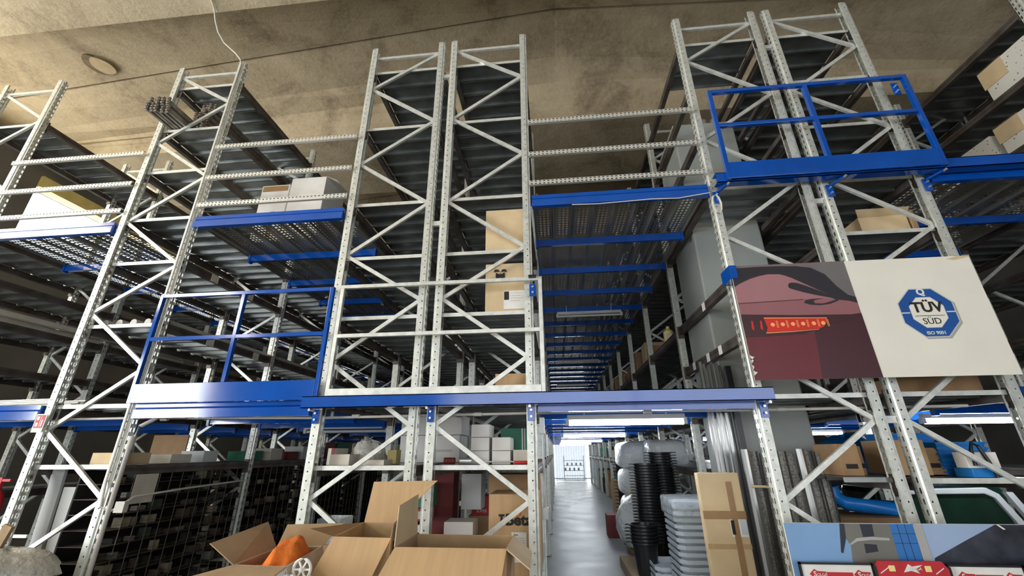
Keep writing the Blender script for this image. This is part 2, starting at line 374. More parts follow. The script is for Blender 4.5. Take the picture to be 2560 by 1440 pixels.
def beam_mesh(sg):
    k = ('beam', sg)
    if k not in MESH:
        pr = [(-.03,0),(.012,0),(.012,-.035),(.034,-.035),(.034,-.095),(-.03,-.095),(-.03,-.06),(-.022,-.053),(-.022,-.042),(-.03,-.035)]
        mb = MB().ext([(x*-sg, z) if sg > 0 else (x, z) for x, z in pr], 'y', .1, BAY, True, True)
        mb.box(-.04, .04, .095, .11, -.15, .03).box(-.04, .04, BAY-.01, BAY+.005, -.15, .03)
        MESH[k] = mb.mesh('shelf_beam')
    return MESH[k]
def brace_mb(xL, xR, z0, z1, fromL):
    a, b = (xL+.03, xR-.03) if fromL else (xR-.03, xL+.03)
    return MB().chan((a,.05,z0), (b,.05,z1), .042, .03, 1 if fromL else -1)
def rack(label, xL, xR, levels, startL, nb=11, skip=lambda L,k: False, spacers=None, ht=HT):
    cx = (xL+xR)/2; l, r = xL-cx, xR-cx
    root = empty('shelving_rack', (cx, Y0, 0)); tag(root, label, 'shelving rack', 'galvanised shelving racks running back from the front')
    up = []; far = MB(); nbr = 0
    for k in range(nb+1):
        for sg, x in ((-1, l), (1, r)):
            o = link('upright', UP[sg], M['upright'], root, (x, k*BAY, 0)); link('base_plate', FOOT, M['beam'], o)
        segs = [(l+.03, NODES[0], r-.03, NODES[0], True)]
        s = startL
        for i in range(len(NODES)-1):
            segs.append((0, NODES[i], 0, NODES[i+1], s)); s = not s
        segs.append((l+.03, .3, r-.03, .3, True))
        for i, (a, z0, b, z1, fl) in enumerate(segs):
            nm = 'horizontal_brace' if i in (0, len(segs)-1) else 'diagonal_brace'
            if k < 8:
                key = ('br', round(l,3), i, startL)
                if key not in MESH: MESH[key] = brace_mb(l, r, z0, z1, fl).mesh(nm)
                link(nm, MESH[key], M['galv'], root, (0, k*BAY, 0))
            else:
                t = brace_mb(l, r, z0, z1, fl); far.add([(p[0], p[1]+k*BAY, p[2]) for p in t.v], t.f)
    if far.v: o = far.build('diagonal_brace', M['galv'], root); o['kind'] = 'stuff'
    wd = r - l - .05; cnt = 0; fb = MB(); lim = 96
    for k in range(nb):
        for L in levels:
            if skip(L, k) != 'none':
                for sg, x in ((-1, l), (1, r)) if skip(L, k) != 'right' else ((1, r),):
                    if cnt < lim: link('shelf_beam', beam_mesh(sg), M['beam'], root, (x, k*BAY, L-.002)); cnt += 1
                    else:
                        me = beam_mesh(sg); fb.add([(v.co.x+x, v.co.y+k*BAY, v.co.z+L) for v in me.vertices], [tuple(p.vertices) for p in me.polygons])
            s = skip(L, k)
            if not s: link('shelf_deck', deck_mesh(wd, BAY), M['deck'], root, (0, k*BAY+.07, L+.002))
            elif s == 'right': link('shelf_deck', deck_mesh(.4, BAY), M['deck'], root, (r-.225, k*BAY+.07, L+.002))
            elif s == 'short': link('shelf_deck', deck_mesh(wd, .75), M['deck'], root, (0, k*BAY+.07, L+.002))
    for L in levels:
        if skip(L, 0) in (False, 'short'): MB().box(-wd/2, wd/2, .064, .0685, -.04, .003).build('lit_edge_strip', M['galv'], root, (0, 0, L+.002))  # paler strip added over the front flange so the deck edge looks lit
    if fb.v: o = fb.build('shelf_beam', M['beam'], root); o['kind'] = 'stuff'
    if spacers:
        for z in spacers:
            for k in range(4): MB().box(l-.14, l-.04, .03, .07, z-.03, z+.03).build('row_spacer', M['galv'], root, (0, k*BAY, 0))
    return root
R0 = rack('galvanised shelving rack at the far left edge, beside the bright window', -8.69, -7.69, [6.45, 4.49, 3.95, 3.4, 2.8, 2.17, 1.2], True)
R1 = rack('single galvanised shelving rack with the fire sign on its left post', -5.58, -4.57, [6.91, 6.08, 5.34, 4.57, 3.93, 3.1, 2.17, 1.55], True)
R2 = rack('left half of the central back to back galvanised rack pair, behind the open boxes', -2.44, -1.42, [6.85, 5.80, 4.58, 3.83, 3.08, 2.17, 1.53], False)
R3 = rack('right half of the central rack pair, left edge of the lit aisle', -1.235, -.232, [6.84, 5.80, 4.58, 3.83, 3.08, 2.17, 1.53], True, spacers=(6.62, 4.22, 1.0))
R4 = rack('galvanised rack holding the grey pillar, edging the lit aisle on the right', 1.915, 2.925, [6.84, 6.02, 5.29, 4.5, 3.35, 2.75, 2.14, 1.42], False,
          skip=lambda L, k: ('short' if L in (6.84, 4.5, 2.14) else 'right' if L == 1.42 else 'bare') if k == 0 else (L == 2.75 and 'none'))
R5 = rack('galvanised rack behind the white half of the poster', 3.11, 4.11, [6.83, 6.02, 5.29, 4.5, 3.83, 3.0, 2.14, 1.41], True, spacers=(6.62, 4.22, 1.9))
R6 = rack('galvanised rack at the far right edge carrying speckled foam blocks', 6.2, 7.2, [6.9, 6.08, 5.3, 4.5, 3.8, 3.0, 2.14, 1.41], False)
# white tape tags on the rack beams beside the pillar
for y, L in ((.55,2.75),(.95,2.75),(1.5,2.75),(.8,3.35)):
    MB().box(-.542, -.536, y, y+.09, L-.1, L).build('shelf_tag', M['paper'], R4)
for y, L in ((.5,3.93),(1.2,3.93),(1.6,3.1),(.7,3.1)):
    MB().box(.536, .542, y, y+.12, L-.11, L-.01).build('shelf_tag', M['offwhite'], R1)

# ------------------------------------------------------------------ walkways across the aisles
def walkway(label, xa, xb, z, nb, fy=0.0, front=True):
    cx, wd = (xa+xb)/2, xb-xa
    root = empty('mezzanine_walkway', (cx, Y0, z)); tag(root, label, 'walkway', 'blue beamed mezzanine walkways across the aisles')
    key = ('gr', round(wd,3))
    if key not in MESH:
        mb = MB(); n = max(1, int(wd/.25)); pw = wd/n
        for i in range(n):
            x = -wd/2 + i*pw
            mb.ext([(x+.002,-.045),(x+.002,-.01),(x+.03,0),(x+pw-.03,0),(x+pw-.002,-.01),(x+pw-.002,-.045)], 'y', 0, BAY)
        MESH[key] = mb.mesh('walkway_panel')
        MESH[('cb', round(wd,3))] = MB().ext([(0,-.05),(0,-.15),(.05,-.15),(.05,-.05)], 'x', -wd/2+.03, wd/2-.03, True, True).box(-wd/2, -wd/2+.035, -.01, .06, -.17, -.04).box(wd/2-.035, wd/2, -.01, .06, -.17, -.04).mesh('cross_beam')
        MESH[('fb', round(wd,3))] = MB().ext([(-.02,0),(-.02,-.045),(-.005,-.055),(-.03,-.065),(-.03,-.155),(.03,-.155),(.03,0)], 'x', -wd/2, wd/2, True, True).mesh('front_beam')
    if front: link('front_beam', MESH[('fb', round(wd,3))], M['blue'], root, (0, fy, .005))
    for k in range(nb): link('walkway_panel', MESH[key], M['grate'], root, (0, .03+k*BAY, -.005))
    for k in range(1, nb*2): link('cross_beam', MESH[('cb', round(wd,3))], M['blue'], root, (0, k*1.0, 0))
    return root
AX = [(-7.62, -5.65), (-4.50, -2.51), (-.165, 1.85), (4.18, 6.13)]
nm = ['left aisle under the bright window', 'aisle left of the central racks', 'lit aisle in the middle', 'right aisle behind the poster']
for (a, b), t in zip(AX, nm):
    walkway('upper perforated walkway over the ' + t, a, b, 4.49, 11)
    walkway('lower walkway with blue beams over the ' + t, a, b, 2.16, 11)
def loose_rail(x0, x1, z, label):
    o = MB().ext([(.0,-.03),(-.035,-.03),(-.035,.03),(.0,.03)], 'x', -(x1-x0)/2, (x1-x0)/2).build('slotted_rail', M['rail'], None, ((x0+x1)/2, 4.19, z))
    tag(o, label, 'rail', 'slotted galvanised rails across the upper walkways')
for (x0, x1), t in (((-7.7, -5.6), 'left aisle'), ((-4.52, -2.48), 'aisle left of the central racks'), ((-.19, 1.87), 'lit middle aisle')):
    for z, q in ((5.6, 'top'), (5.09, 'middle'), (4.66, 'lowest')):
        loose_rail(x0, x1, z, f'{q} one of three slotted galvanised rails across the upper {t}')

# ------------------------------------------------------------------ blue and galvanised barriers
def bolt_plate(parent, x, y, z0, z1):
    o = MB().box(x-.035, x+.035, y-.006, y+.006, z0, z1).build('bracket', M['blue'], parent, bev=.002)
    for z in (z0 + (z1-z0)*.28, z0 + (z1-z0)*.72):
        mb = MB().tube([(x, y-.006, z), (x, y-.026, z)], .012, 6); mb.build('bolt', M['bolt'], o)
def arm(parent, x, z):
    o = MB().bar((x+.05, 4.06, z), (x-.03, 4.19, z), .03, .03, (0,0,1)).build('clamp_arm', M['black'], parent)
    MB().tube([(x+.05, 4.02, z), (x+.05, 4.05, z)], .016, 6).build('bolt', M['bolt'], o)
b = empty('edge_beam', (-.28, 4.09, 2.07)); tag(b, 'long blue edge beam across the front of the central racks and lit aisle', 'beam')
o = MB().box(-2.25, 2.26, -.05, -.042, 0, .115).box(-2.25, 2.26, -.05, .05, 0, .008).box(-2.25, 2.26, -.05, .05, .107, .115).build('beam_body', M['blue'], b)
for x in (-2.44, -1.235, -.232, 1.93): bolt_plate(b, x+.28, .1, -.14, 0)
for x in (-2.46, -1.25, -.24, 1.95): o = MB().tube([(x+.28,-.01,-.012),(x+.28,.09,-.012)], .014, 6).build('bolt', M['bolt'], b)
def barrier(name, label, x0, x1, z0, z1, y, m, mids, kick, t=.04, posts=()):
    r = empty(name, ((x0+x1)/2, y, z0)); tag(r, label, 'railing'); W = (x1-x0)/2; H = z1-z0
    for x in (-W, W-t): MB().box(x, x+t, -t/2, t/2, 0, H).build('end_post', m, r, bev=.003)
    MB().box(-W+t, W-t, -t/2, t/2, H-t, H).build('top_rail', m, r, bev=.003)
    for z in mids: MB().box(-W+t, W-t, -t/2, t/2, z-z0-t/2, z-z0+t/2).build('middle_rail', m, r, bev=.003)
    for x in posts: MB().box(x-(x0+x1)/2-t/2, x-(x0+x1)/2+t/2, -t/2-.002, t/2+.002, kick-z0, H-t).build('centre_post', m, r, bev=.003)
    MB().box(-W+t, W-t, -t/2-.004, -t/2+.01, .0, kick-z0).build('kick_plate', m, r, bev=.003)
    return r
g = barrier('guard_rail', 'blue guard rail with a shiny kick plate across the aisle left of the central racks', -4.55, -2.42, 2.16, 3.40, 4.13, M['blue'], (2.86,), 2.36, .042, (-3.5,))
g = barrier('guard_rail', 'bare galvanised guard rail across the front of the central racks', -2.32, -.08, 2.19, 3.40, 4.1, M['galv'], (2.815,), 2.26, .04)
bolt_plate(g, 1.02, -.03, .98, 1.12); MB().box(.98, 1.06, -.05, .06, 1.19, 1.22).build('clamp', M['black'], g)
g = barrier('guard_rail', 'blue guard rail high above the poster', 2.0, 4.22, 4.42, 5.70, 4.006, M['blue'], (5.165,), 4.63, .045, (3.1,))
o = MB().bar((1.05,.02,1.27),(1.16,.1,1.35), .02, .05).build('hook', M['blue'], g); bolt_plate(g, 1.02, .06, 1.06, 1.23)
b = empty('edge_beam', (4.1, 4.08, 4.41)); tag(b, 'blue edge beam under the high guard rail, running off to the right', 'beam')
MB().box(-2.2, 2.9, -.05, -.042, 0, .125).box(-2.2, 2.9, -.05, .05, 0, .008).box(-2.2, 2.9, -.05, .05, .117, .125).build('beam_body', M['blue'], b)
for x in (1.93, 3.14, 4.13): bolt_plate(b, x-4.1, .11, -.17, -.02); arm_o = MB().bar((x-4.1+.08,-.03,-.02),(x-4.1,.1,-.04), .03, .02, (0,0,1)).build('clamp_arm', M['blue'], b); MB().tube([(x-4.02,-.06,-.02),(x-4.02,-.02,-.02)], .014, 6).build('bolt', M['bolt'], arm_o)

# ------------------------------------------------------------------ poster with car light and certificate octagon
P = empty('wall_poster', (1.82, 4.0, 2.24)); tag(P, 'large poster of a red car tail light and a blue octagonal certificate mark', 'poster')
M['posterwhite'] = mat('poster_white', (.84, .80, .71), .45, 0, .03, 2)
MB().box(0, 2.2, 0, .008, 0, 1.137).build('board', M['posterwhite'], P)
def flat(parent, pts, m, lay, name='print', x0=0):
    return MB().slab([(x, -.0012*lay, z) for x, z in pts], (0, .0011, 0)).build(name, m, parent)
def pm(n, c, r=.45): return mat(n, c, r, 0, .06, 2.5)
C1 = pm('print_mauve', (.19,.135,.15)); C2 = pm('print_dark', (.022,.018,.024)); C3 = pm('print_pink', (.36,.16,.175)); C4 = pm('print_dusky_pink', (.30,.115,.13))
C5 = pm('print_wine', (.045,.008,.013)); C6 = pm('print_red', (.13,.012,.022)); C7 = pm('print_deep_red', (.055,.008,.016)); C8 = pm('print_tail_red', (.62,.018,.006)); C9 = pm('print_led', (1,.42,.14)); CG = pm('print_grey', (.16,.145,.145))
flat(P, [(0,0),(1.082,0),(1.074,1.137),(0,1.137)], C1, 1, 'car_photograph')
flat(P, [(.55,1.09),(1.074,1.137),(1.076,.72),(.95,.85)], CG, 2)
def curve(pts, n=6):        # smooth closed outline through the points
    out = []; N = len(pts)
    for i in range(N):
        p0, p1, p2, p3 = (pts[(i+j-1) % N] for j in range(4))
        for k in range(n):
            t = k/n; out.append(tuple(.5*((2*p1[q]) + (p2[q]-p0[q])*t + (2*p0[q]-5*p1[q]+4*p2[q]-p3[q])*t*t + (3*p1[q]-p0[q]-3*p2[q]+p3[q])*t**3) for q in (0,1)))
    return [(max(0, min(1.08, a)), max(0, min(1.137, b))) for a, b in out]
flat(P, [(0,.62),(0,.91),(.06,.945),(.16,.989),(.25,1.015),(.339,1.031),(.449,1.026),(.55,.982),(.72,.874),(.861,.757),(.96,.74),(1.05,.735),(1.071,.712),(1.069,.582),(.562,.59)], C4, 2)
flat(P, [(0,.745),(0,.91),(.06,.945),(.16,.989),(.25,1.015),(.339,1.031),(.449,1.026),(.55,.982),(.72,.874),(.861,.757),(.603,.756)], C3, 3)
flat(P, [(0,1.108),(.25,1.116),(.47,1.113),(.62,1.105),(.752,1.081),(.864,1.005),(.937,.876),(1.012,.785),(1.075,.76),(1.075,.70),(1.0,.725),(.882,.745),(.814,.815),(.72,.876),(.64,.925),(.55,.984),(.5,1.01),(.449,1.028),(.339,1.033),(.25,1.017),(.161,.991),(.06,.947),(0,.912)], C2, 4)
flat(P, curve([(.50,.905),(.525,.93),(.60,.92),(.75,.845),(.87,.772),(.89,.755),(.80,.775),(.66,.815),(.54,.86),(.505,.878)]), C2, 5)
flat(P, [(.60,.722),(.62,.745),(.68,.756),(.79,.76),(.70,.745),(.685,.728),(.70,.71),(.77,.706),(.86,.73),(.95,.757),(.90,.725),(.83,.70),(.74,.69),(.65,.70)], C2, 5)
flat(P, [(0,.738),(.60,.757),(.60,.752),(0,.733)], C5, 5)
flat(P, [(0,.625),(.5,.60),(1.02,.588),(1.06,.575),(1.0,.55),(.756,.50),(.699,.45),(.518,.417),(.22,.405),(0,.40)], C5, 6)
flat(P, [(0,0),(0,.405),(.231,.405),(.518,.417),(.62,.43),(.60,.2),(.574,0)], C6, 3)
flat(P, [(.574,0),(.60,.2),(.62,.43),(.70,.56),(1.077,.60),(1.082,0)], C7, 3)
flat(P, [(.2,.58),(.5,.572),(.76,.561),(.753,.524),(.712,.479),(.665,.46),(.42,.446),(.196,.44),(.215,.486)], C8, 7, 'tail_light_print')
flat(P, [(.2,.585),(.76,.565),(.76,.559),(.2,.577)], C9, 8); flat(P, [(.19,.437),(.42,.443),(.665,.456),(.665,.452),(.42,.437),(.19,.43)], C9, 8)
for x in (.266, .356, .447, .537, .632, .715):
    flat(P, [(x+.019*math.cos(a), .513+.019*math.sin(a)) for a in [k*math.pi/6 for k in range(12)]], C9, 9, 'led_print')
    for q in (.035, .045): flat(P, [(x+q,.48),(x+q+.004,.48),(x+q+.004,.55),(x+q,.55)], C9, 9)
for x in (.07, .15): flat(P, [(x,.48),(x+.02,.46),(x+.025,.55),(x+.01,.56)], C8, 8)
flat(P, [(1.99,1.11),(2.06,1.095),(2.2,1.125),(2.2,1.137),(2.1,1.137)], M['cardlight'], 2, 'tape_corner')
for q in ((0,.21),(.012,.18),(.02,.12),(.0,.07)): flat(P, [(0,q[1]-.03),(.035-q[0],q[1]),(.012,q[1]+.006),(0,q[1]+.02)], M['paper'], 10, 'torn_edge')
ox, oz = 1.651, .583
octp = lambda r: [(ox+r*math.cos(math.radians(22.5+45*k)), oz+r*math.sin(math.radians(22.5+45*k))) for k in range(8)]
CB = mat('print_blue', (.012,.085,.33), .35, 0, .12, 2); CS = pm('print_silver', (.60,.60,.58)); CD = pm('print_soft_grey', (.42,.40,.37))
flat(P, [(x+.014, z-.012) for x, z in octp(.258)], CD, 1, 'mark_border')
flat(P, octp(.256), CS, 2, 'mark_border'); flat(P, octp(.246), CB, 3, 'certificate_octagon'); flat(P, octp(.160), CS, 4, 'mark_border'); flat(P, octp(.154), M['posterwhite'], 5, 'mark_centre')
for s in (-1, 1): flat(P, [(ox+s*.155,oz-.006),(ox+s*.236,oz-.006),(ox+s*.236,oz+.006),(ox+s*.155,oz+.006)], CS, 4)
text('TÜV', .135, M['ink'], P, (ox, -.008, oz+.045), 'lettering', bold=.004, sx=1.02)
flat(P, [(ox-.125,oz-.036),(ox+.125,oz-.036),(ox+.125,oz-.031),(ox-.125,oz-.031)], M['ink'], 6)
text('SÜD', .082, M['ink'], P, (ox, -.008, oz-.088)); text('ISO 9001', .043, M['paper'], P, (ox, -.006, oz-.197), bold=.0008)
text('Q', .085, M['paper'], P, (ox-.005, -.006, oz+.198), bold=.004)
MB().box(-.02, .05, -.02, .2, 1.0, 1.14).build('hanging_bracket', M['blue'], P, bev=.004)

# ------------------------------------------------------------------ generic goods
def carton(name, label, cat, x0, x1, y0, y1, z0, z1, m, group=None, tape=None, rz=0., parent=None):
    c = ((x0+x1)/2, (y0+y1)/2, z0); mb = MB().box((x0-x1)/2, (x1-x0)/2, (y0-y1)/2, (y1-y0)/2, 0, z1-z0)
    o = mb.build(name, m, parent, c, bev=.004); o.rotation_euler = (0,0,rz)
    if label: tag(o, label, cat, group)
    if tape:
        w_, h_ = (x1-x0)/2, z1-z0
        MB().box(-.03, .03, (y0-y1)/2-.003, (y0-y1)/2, h_*.55, h_).box(-.03, .03, (y0-y1)/2-.003, (y1-y0)/2, h_, h_+.003).build('tape', tape, o)
    return o
# spare beams stacked on top of the left rack
M['oldsteel'] = mat('old_beam_steel', (.20, .17, .135), .55, .5, .25, 8, col2=(.33, .30, .26))
proto = empty('spare_beam', (-5.4, 3.92, 6.1)); tag(proto, 'weathered spare rack beam in the stack poking out of the top left rack', 'beam', 'spare beams stacked on the left rack')
MB().ext([(-.018,0),(.018,0),(.018,.07),(-.018,.07)], 'y', .01, 1.9, True, True).build('beam_body', M['oldsteel'], proto)
e = MB().box(-.022, .022, -.004, .01, -.03, .11)
for z in (-.015, .03, .075): e.box(.0, .03, -.03, 0, z, z+.022)
e.build('end_connector', M['oldsteel'], proto)
k = 0
for (bx, bz, by, nx, nz, lab) in ((-5.45, 6.10, 3.9, 5, 2, 0), (-5.20, 6.14, 4.33, 4, 5, 1)):
    for i in range(nx):
        for j in range(nz):
            o = proto if k == 0 else copy_tree(proto); k += 1
            o.location = (bx + i*.062 + random.uniform(-.01,.01), by + random.uniform(-.04,.04) + j*.02, bz + j*.105 + i*(.0))
# white boxes on upper walkway
o = carton('carton', 'smaller white box with brown tape, left one of two on the upper walkway', 'box', -4.30, -3.86, 4.9, 5.35, 4.49, 5.46, M['white'])
MB().box(-.2, .2, -.229, -.226, .86, .95).build('tape', M['tape'], o); MB().box(.0, .07, -.229, -.226, .0, .5).build('tape', M['tape'], o)
o = carton('carton', 'larger white box with open top flap, right one of two on the upper walkway', 'box', -3.80, -3.26, 4.85, 5.4, 4.49, 5.52, M['white'])
MB().slab([(.27,-.27,1.03),(.42,-.22,.98),(.42,.22,.98),(.27,.27,1.03)], (0,0,.005)).build('flap', M['white'], o)
for x in (-.2, .1): MB().tube([(x,-.272,.2),(x,-.282,.2)], .02, 10).build('hand_hole', M['ink'], o)
# two tall cartons at the right of the central racks
o = carton('carton', 'tall worn carton on the upper shelf of the central racks, above the marked carton', 'box', -.74, -.26, 4.34, 4.9, 3.835, 4.42, M['cardlight'])
o = carton('carton', 'brown carton marked with a black folded W shaped emblem', 'box', -.735, -.27, 4.36, 4.9, 3.085, 3.70, M['cardlight'])
lb = empty('emblem', (-.06, -.276, .47)); lb.parent = o
def emb(pts): MB().slab([(x*.07, 0, z*.07) for x, z in pts], (0, -.002, 0)).build('emblem_shape', M['ink'], lb)
emb([(-1.1,.5),(-.9,1.0),(-.35,1.0),(-.1,.55),(-.6,.62)]); emb([(1.1,.5),(.9,1.0),(.35,1.0),(.1,.55),(.6,.62)])
emb([(-.75,.45),(-.1,.1),(0,.45),(.1,.1),(.75,.45),(.75,-.5),(.4,-.8),(0,-.45),(-.4,-.8),(-.75,-.5)])
l2 = MB().box(-.02, .23, -.278, -.275, .05, .27).build('shipping_label', M['paper'], o)
MB().box(-.015, .04, -.28, -.278, .16, .26).build('label_block', M['ink'], l2)
for i in range(4): MB().box(.06, .06+.13-.02*(i % 2), -.28, -.278, .235-.03*i, .241-.03*i).build('label_line', M['pvc'], l2)
carton('carton', 'low brown carton on the bottom shelf behind the galvanised guard rail', 'box', -.62, -.28, 4.42, 4.95, 2.18, 2.43, M['card'])
# open cartons right rack
def open_box(name, label, quad, z0, z1, m, mi, flaps, cat='box', wall=.006):
    c = sum((Vector(q) for q in quad), Vector((0,0)))/4; r = empty(name, (c.x, c.y, z0)); tag(r, label, cat)
    q = [Vector((p[0]-c.x, p[1]-c.y)) for p in quad]; H = z1-z0
    mb = MB(); inn = MB()
    for i in range(4):
        a, b_ = q[i], q[(i+1) % 4]; nrm = Vector((-(b_-a).y, (b_-a).x)).normalized()*wall
        mb.slab([(a.x,a.y,0),(b_.x,b_.y,0),(b_.x,b_.y,H),(a.x,a.y,H)], (nrm.x, nrm.y, 0))
        na, nb_ = a + nrm*1.15, b_ + nrm*1.15
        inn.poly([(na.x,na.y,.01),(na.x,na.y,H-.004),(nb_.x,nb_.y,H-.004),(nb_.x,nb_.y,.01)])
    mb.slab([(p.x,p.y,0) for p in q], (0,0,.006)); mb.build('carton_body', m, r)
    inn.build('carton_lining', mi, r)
    for f in flaps:
        i, t0, t1 = f[:3]; a, b_ = q[i], q[(i+1) % 4]
        pts = [(a.x,a.y,H),(b_.x,b_.y,H),(b_.x+t1[0],b_.y+t1[1],H+t1[2]),(a.x+t0[0],a.y+t0[1],H+t0[2])]
        n_ = (Vector(pts[1])-Vector(pts[0])).cross(Vector(pts[3])-Vector(pts[0])).normalized()*.006
        MB().slab(pts, n_).build('flap', f[3] if len(f) > 3 else mi, r)
    return r
# quads run front-left, front-right, back-right, back-left; edges 0 front, 1 right, 2 back, 3 left
A = open_box('open_carton', 'white printed open carton holding an orange cloth, leftmost of the three in front', [(-2.0,2.79),(-1.645,2.765),(-1.74,3.357),(-2.04,3.27)], .5, 1.02, M['white'], M['cardin'],
    [(0, (-.16,-.17,-.03), (.0,-.17,-.035)), (1, (.05,.02,-.16), (.05,.02,-.16), M['offwhite']), (2, (.08,.12,.13), (-.02,.12,.13)), (3, (-.10,.0,.165), (-.17,-.02,.115))])
MB().box(-.03,.06,-.293,-.290,.42,.5).build('red_mark', M['red'], A); MB().box(.10,.115,-.296,-.293,.38,.5).build('red_mark', M['red'], A)
mb = MB().box(.2175,.2195,-.2,-.14,.3,.5); 
cl = MB(); n = 14
def cloth_z(u, v): return .92 + .20*math.exp(-((u-.62)**2*5+(v-.55)**2*4)) + .018*math.sin(14*u+5*v) + .014*math.sin(19*v-7*u)
qa = [Vector(p) for p in ((-1.97,2.81),(-1.665,2.79),(-1.755,3.33),(-2.01,3.25))]
cl.add([(*( (qa[0]*(1-u)+qa[1]*u)*(1-v)+(qa[3]*(1-u)+qa[2]*u)*v ), cloth_z(u,v)) for v in [j/n for j in range(n+1)] for u in [i/n for i in range(n+1)]],
       [(j*(n+1)+i, j*(n+1)+i+1, (j+1)*(n+1)+i+1, (j+1)*(n+1)+i) for j in range(n) for i in range(n)])
o = cl.build('folded_cloth', M['orange'], smooth=True); tag(o, 'crumpled orange cloth stuffed in the white open carton', 'cloth')
B = open_box('open_carton', 'tall open brown carton with its back flap standing up, middle of the three in front', [(-1.545,3.117),(-1.13,3.09),(-1.342,3.72),(-1.607,3.74)], .5, 1.12, M['card'], M['cardin'],
    [(0, (-.06,-.13,-.20), (-.06,-.13,-.20), M['card']), (2, (.33,.04,.31), (.03,.04,.30), M['card']), (3, (.0,.0,.0), (-.17,-.02,.05), M['card'])])
text('G.W.   1   KGS', .035, M['carddark'], B, (.03, -.329, .38), bold=.001); text('N.W.   4   KGS', .035, M['carddark'], B, (.03, -.329, .33), bold=.001)
Cb = open_box('open_carton', 'long open brown carton with a wide front flap, rightmost of the three in front', [(-1.077,3.03),(-.344,3.02),(-.335,3.466),(-1.077,3.5)], .5, 1.08, M['card'], M['cardin'],
    [(0, (-.06,-.16,-.17), (-.02,-.16,-.17), M['card']), (1, (.15,-.03,-.10), (.13,-.05,-.09), M['cardlight']), (3, (-.01,.0,.27), (.01,.0,.24), M['cardlight'])])
# bagged plastic caps between the front cartons
for i, (x, y, z) in enumerate(((-1.56,2.80,1.0),(-1.60,2.74,.93),(-1.50,2.76,.92),(-1.46,2.82,.90))):
    t = MB().tube([(x+.055*math.cos(a), y-.02*math.sin(a*2)*0, z+.055*math.sin(a)) for a in [k*math.pi/10 for k in range(21)]], .009, 6)
    for k in range(3): t.bar((x-.05*math.cos(k*1.05), y, z-.05*math.sin(k*1.05)), (x+.05*math.cos(k*1.05), y, z+.05*math.sin(k*1.05)), .01, .01)
    t.lathe([(.018,-.01),(.018,.01)], (x, y, z), 10)
    o = t.build('plastic_spool', M['paper'], smooth=True); tag(o, 'small white spoked plastic spool in the heap right of the orange cloth', 'spool', 'white plastic spools between the front boxes')
# table carrying the three cartons
t = empty('packing_table', (-1.2, 3.15, 0)); tag(t, 'plain wooden table under the open cartons', 'table')
MB().box(-1.0, .95, -.5, .65, .46, .5).build('table_top', M['wood'], t)
for x in (-.95, .87):
    for y in (-.45, .55): MB().box(x, x+.06, y, y+.06, 0, .46).build('leg', M['wood'], t)

# ------------------------------------------------------------------ goods on the central racks, low level
for i, (x, z) in enumerate(((-.88,1.535),(-.88,1.665),(-.88,1.795),(-.66,1.535),(-.66,1.665))):
    carton('small_carton', ['bottom','middle','top'][i % 3] + ' white box of the three high stack on the central shelf' if i < 3 else ['lower','upper'][i-3] + ' white box of the two high stack on the central shelf', 'box', x, x+.19, 4.5, 4.85, z, z+.126, M['white'], 'white boxes on the central shelf')
carton('small_carton', 'beige box beside the white stacks on the central shelf', 'box', -.44, -.27, 4.5, 4.8, 1.535, 1.67, M['offwhite'])
o = carton('carton', 'green box behind the white stacks on the central shelf', 'box', -.62, -.27, 4.9, 5.3, 1.535, 1.90, M['green']); MB().box(.06,.075,-.203,-.2,.0,.36).box(.09,.10,-.203,-.2,.0,.36).build('stripe', M['paper'], o)
o = carton('carton', 'upper large white box at the back of the central shelf', 'box', -2.0, -1.2, 5.5, 6.0, 1.86, 2.1, M['white'])
o = carton('carton', 'lower large white box at the back of the central shelf', 'box', -2.0, -1.22, 5.5, 6.0, 1.535, 1.855, M['white'])
MB().box(.05, .3, -.253, -.25, .12, .15).build('faint_print', M['pvc'], o)
carton('small_carton', 'flat cream box at the left of the central shelf', 'box', -2.31, -2.1, 4.35, 4.6, 1.535, 1.64, M['offwhite'])
carton('small_carton', 'shallow cream tray on the central shelf in front of the plastic bag', 'box', -1.98, -1.72, 4.32, 4.55, 1.535, 1.585, M['offwhite'])
carton('small_carton', 'yellow box beside the plastic bag on the central shelf', 'box', -1.86, -1.76, 4.75, 4.9, 1.535, 1.68, M['yellow'])
o = carton('small_carton', 'red edged box at the left end of the central shelf', 'box', -2.42, -2.34, 4.5, 4.8, 1.535, 1.70, M['offwhite']); MB().box(.0,.04,-.153,-.15,.0,.165).build('red_edge', M['maroon'], o)
def lump(name, label, cat, c, r, m, seed=1, n=18, amp=.12, flat_z=None, sq=1.):
    rnd = random.Random(seed); ph = [rnd.uniform(0,6.3) for _ in range(8)]; mb = MB(); vs = []; fs = []
    nv = n//2
    for j in range(nv+1):
        th = math.pi*j/nv
        for i in range(n):
            a = 2*math.pi*i/n; d = 1 + amp*(math.sin(3*a+ph[0]+2*th)+.6*math.sin(5*th+ph[1]+a*2)+.5*math.sin(7*a+ph[2]-3*th))
            pw = lambda q: math.copysign(abs(q)**sq, q)
            z = c[2] + r[2]*pw(math.cos(th))*d
            if flat_z is not None: z = max(z, flat_z)
            vs.append((c[0]+r[0]*pw(math.sin(th))*pw(math.cos(a))*d, c[1]+r[1]*pw(math.sin(th))*pw(math.sin(a))*d, z))
    fs = [(j*n+i, (j+1)*n+i, (j+1)*n+(i+1)%n, j*n+(i+1)%n) for j in range(nv) for i in range(n)]
    o = mb.add(vs, fs).build(name, m, smooth=True); return tag(o, label, cat)
lump('plastic_bag', 'grey plastic bag heaped on the left of the central shelf', 'bag', (-2.05, 4.72, 1.62), (.2,.15,.15), M['greyfilm'], 3, flat_z=1.536)
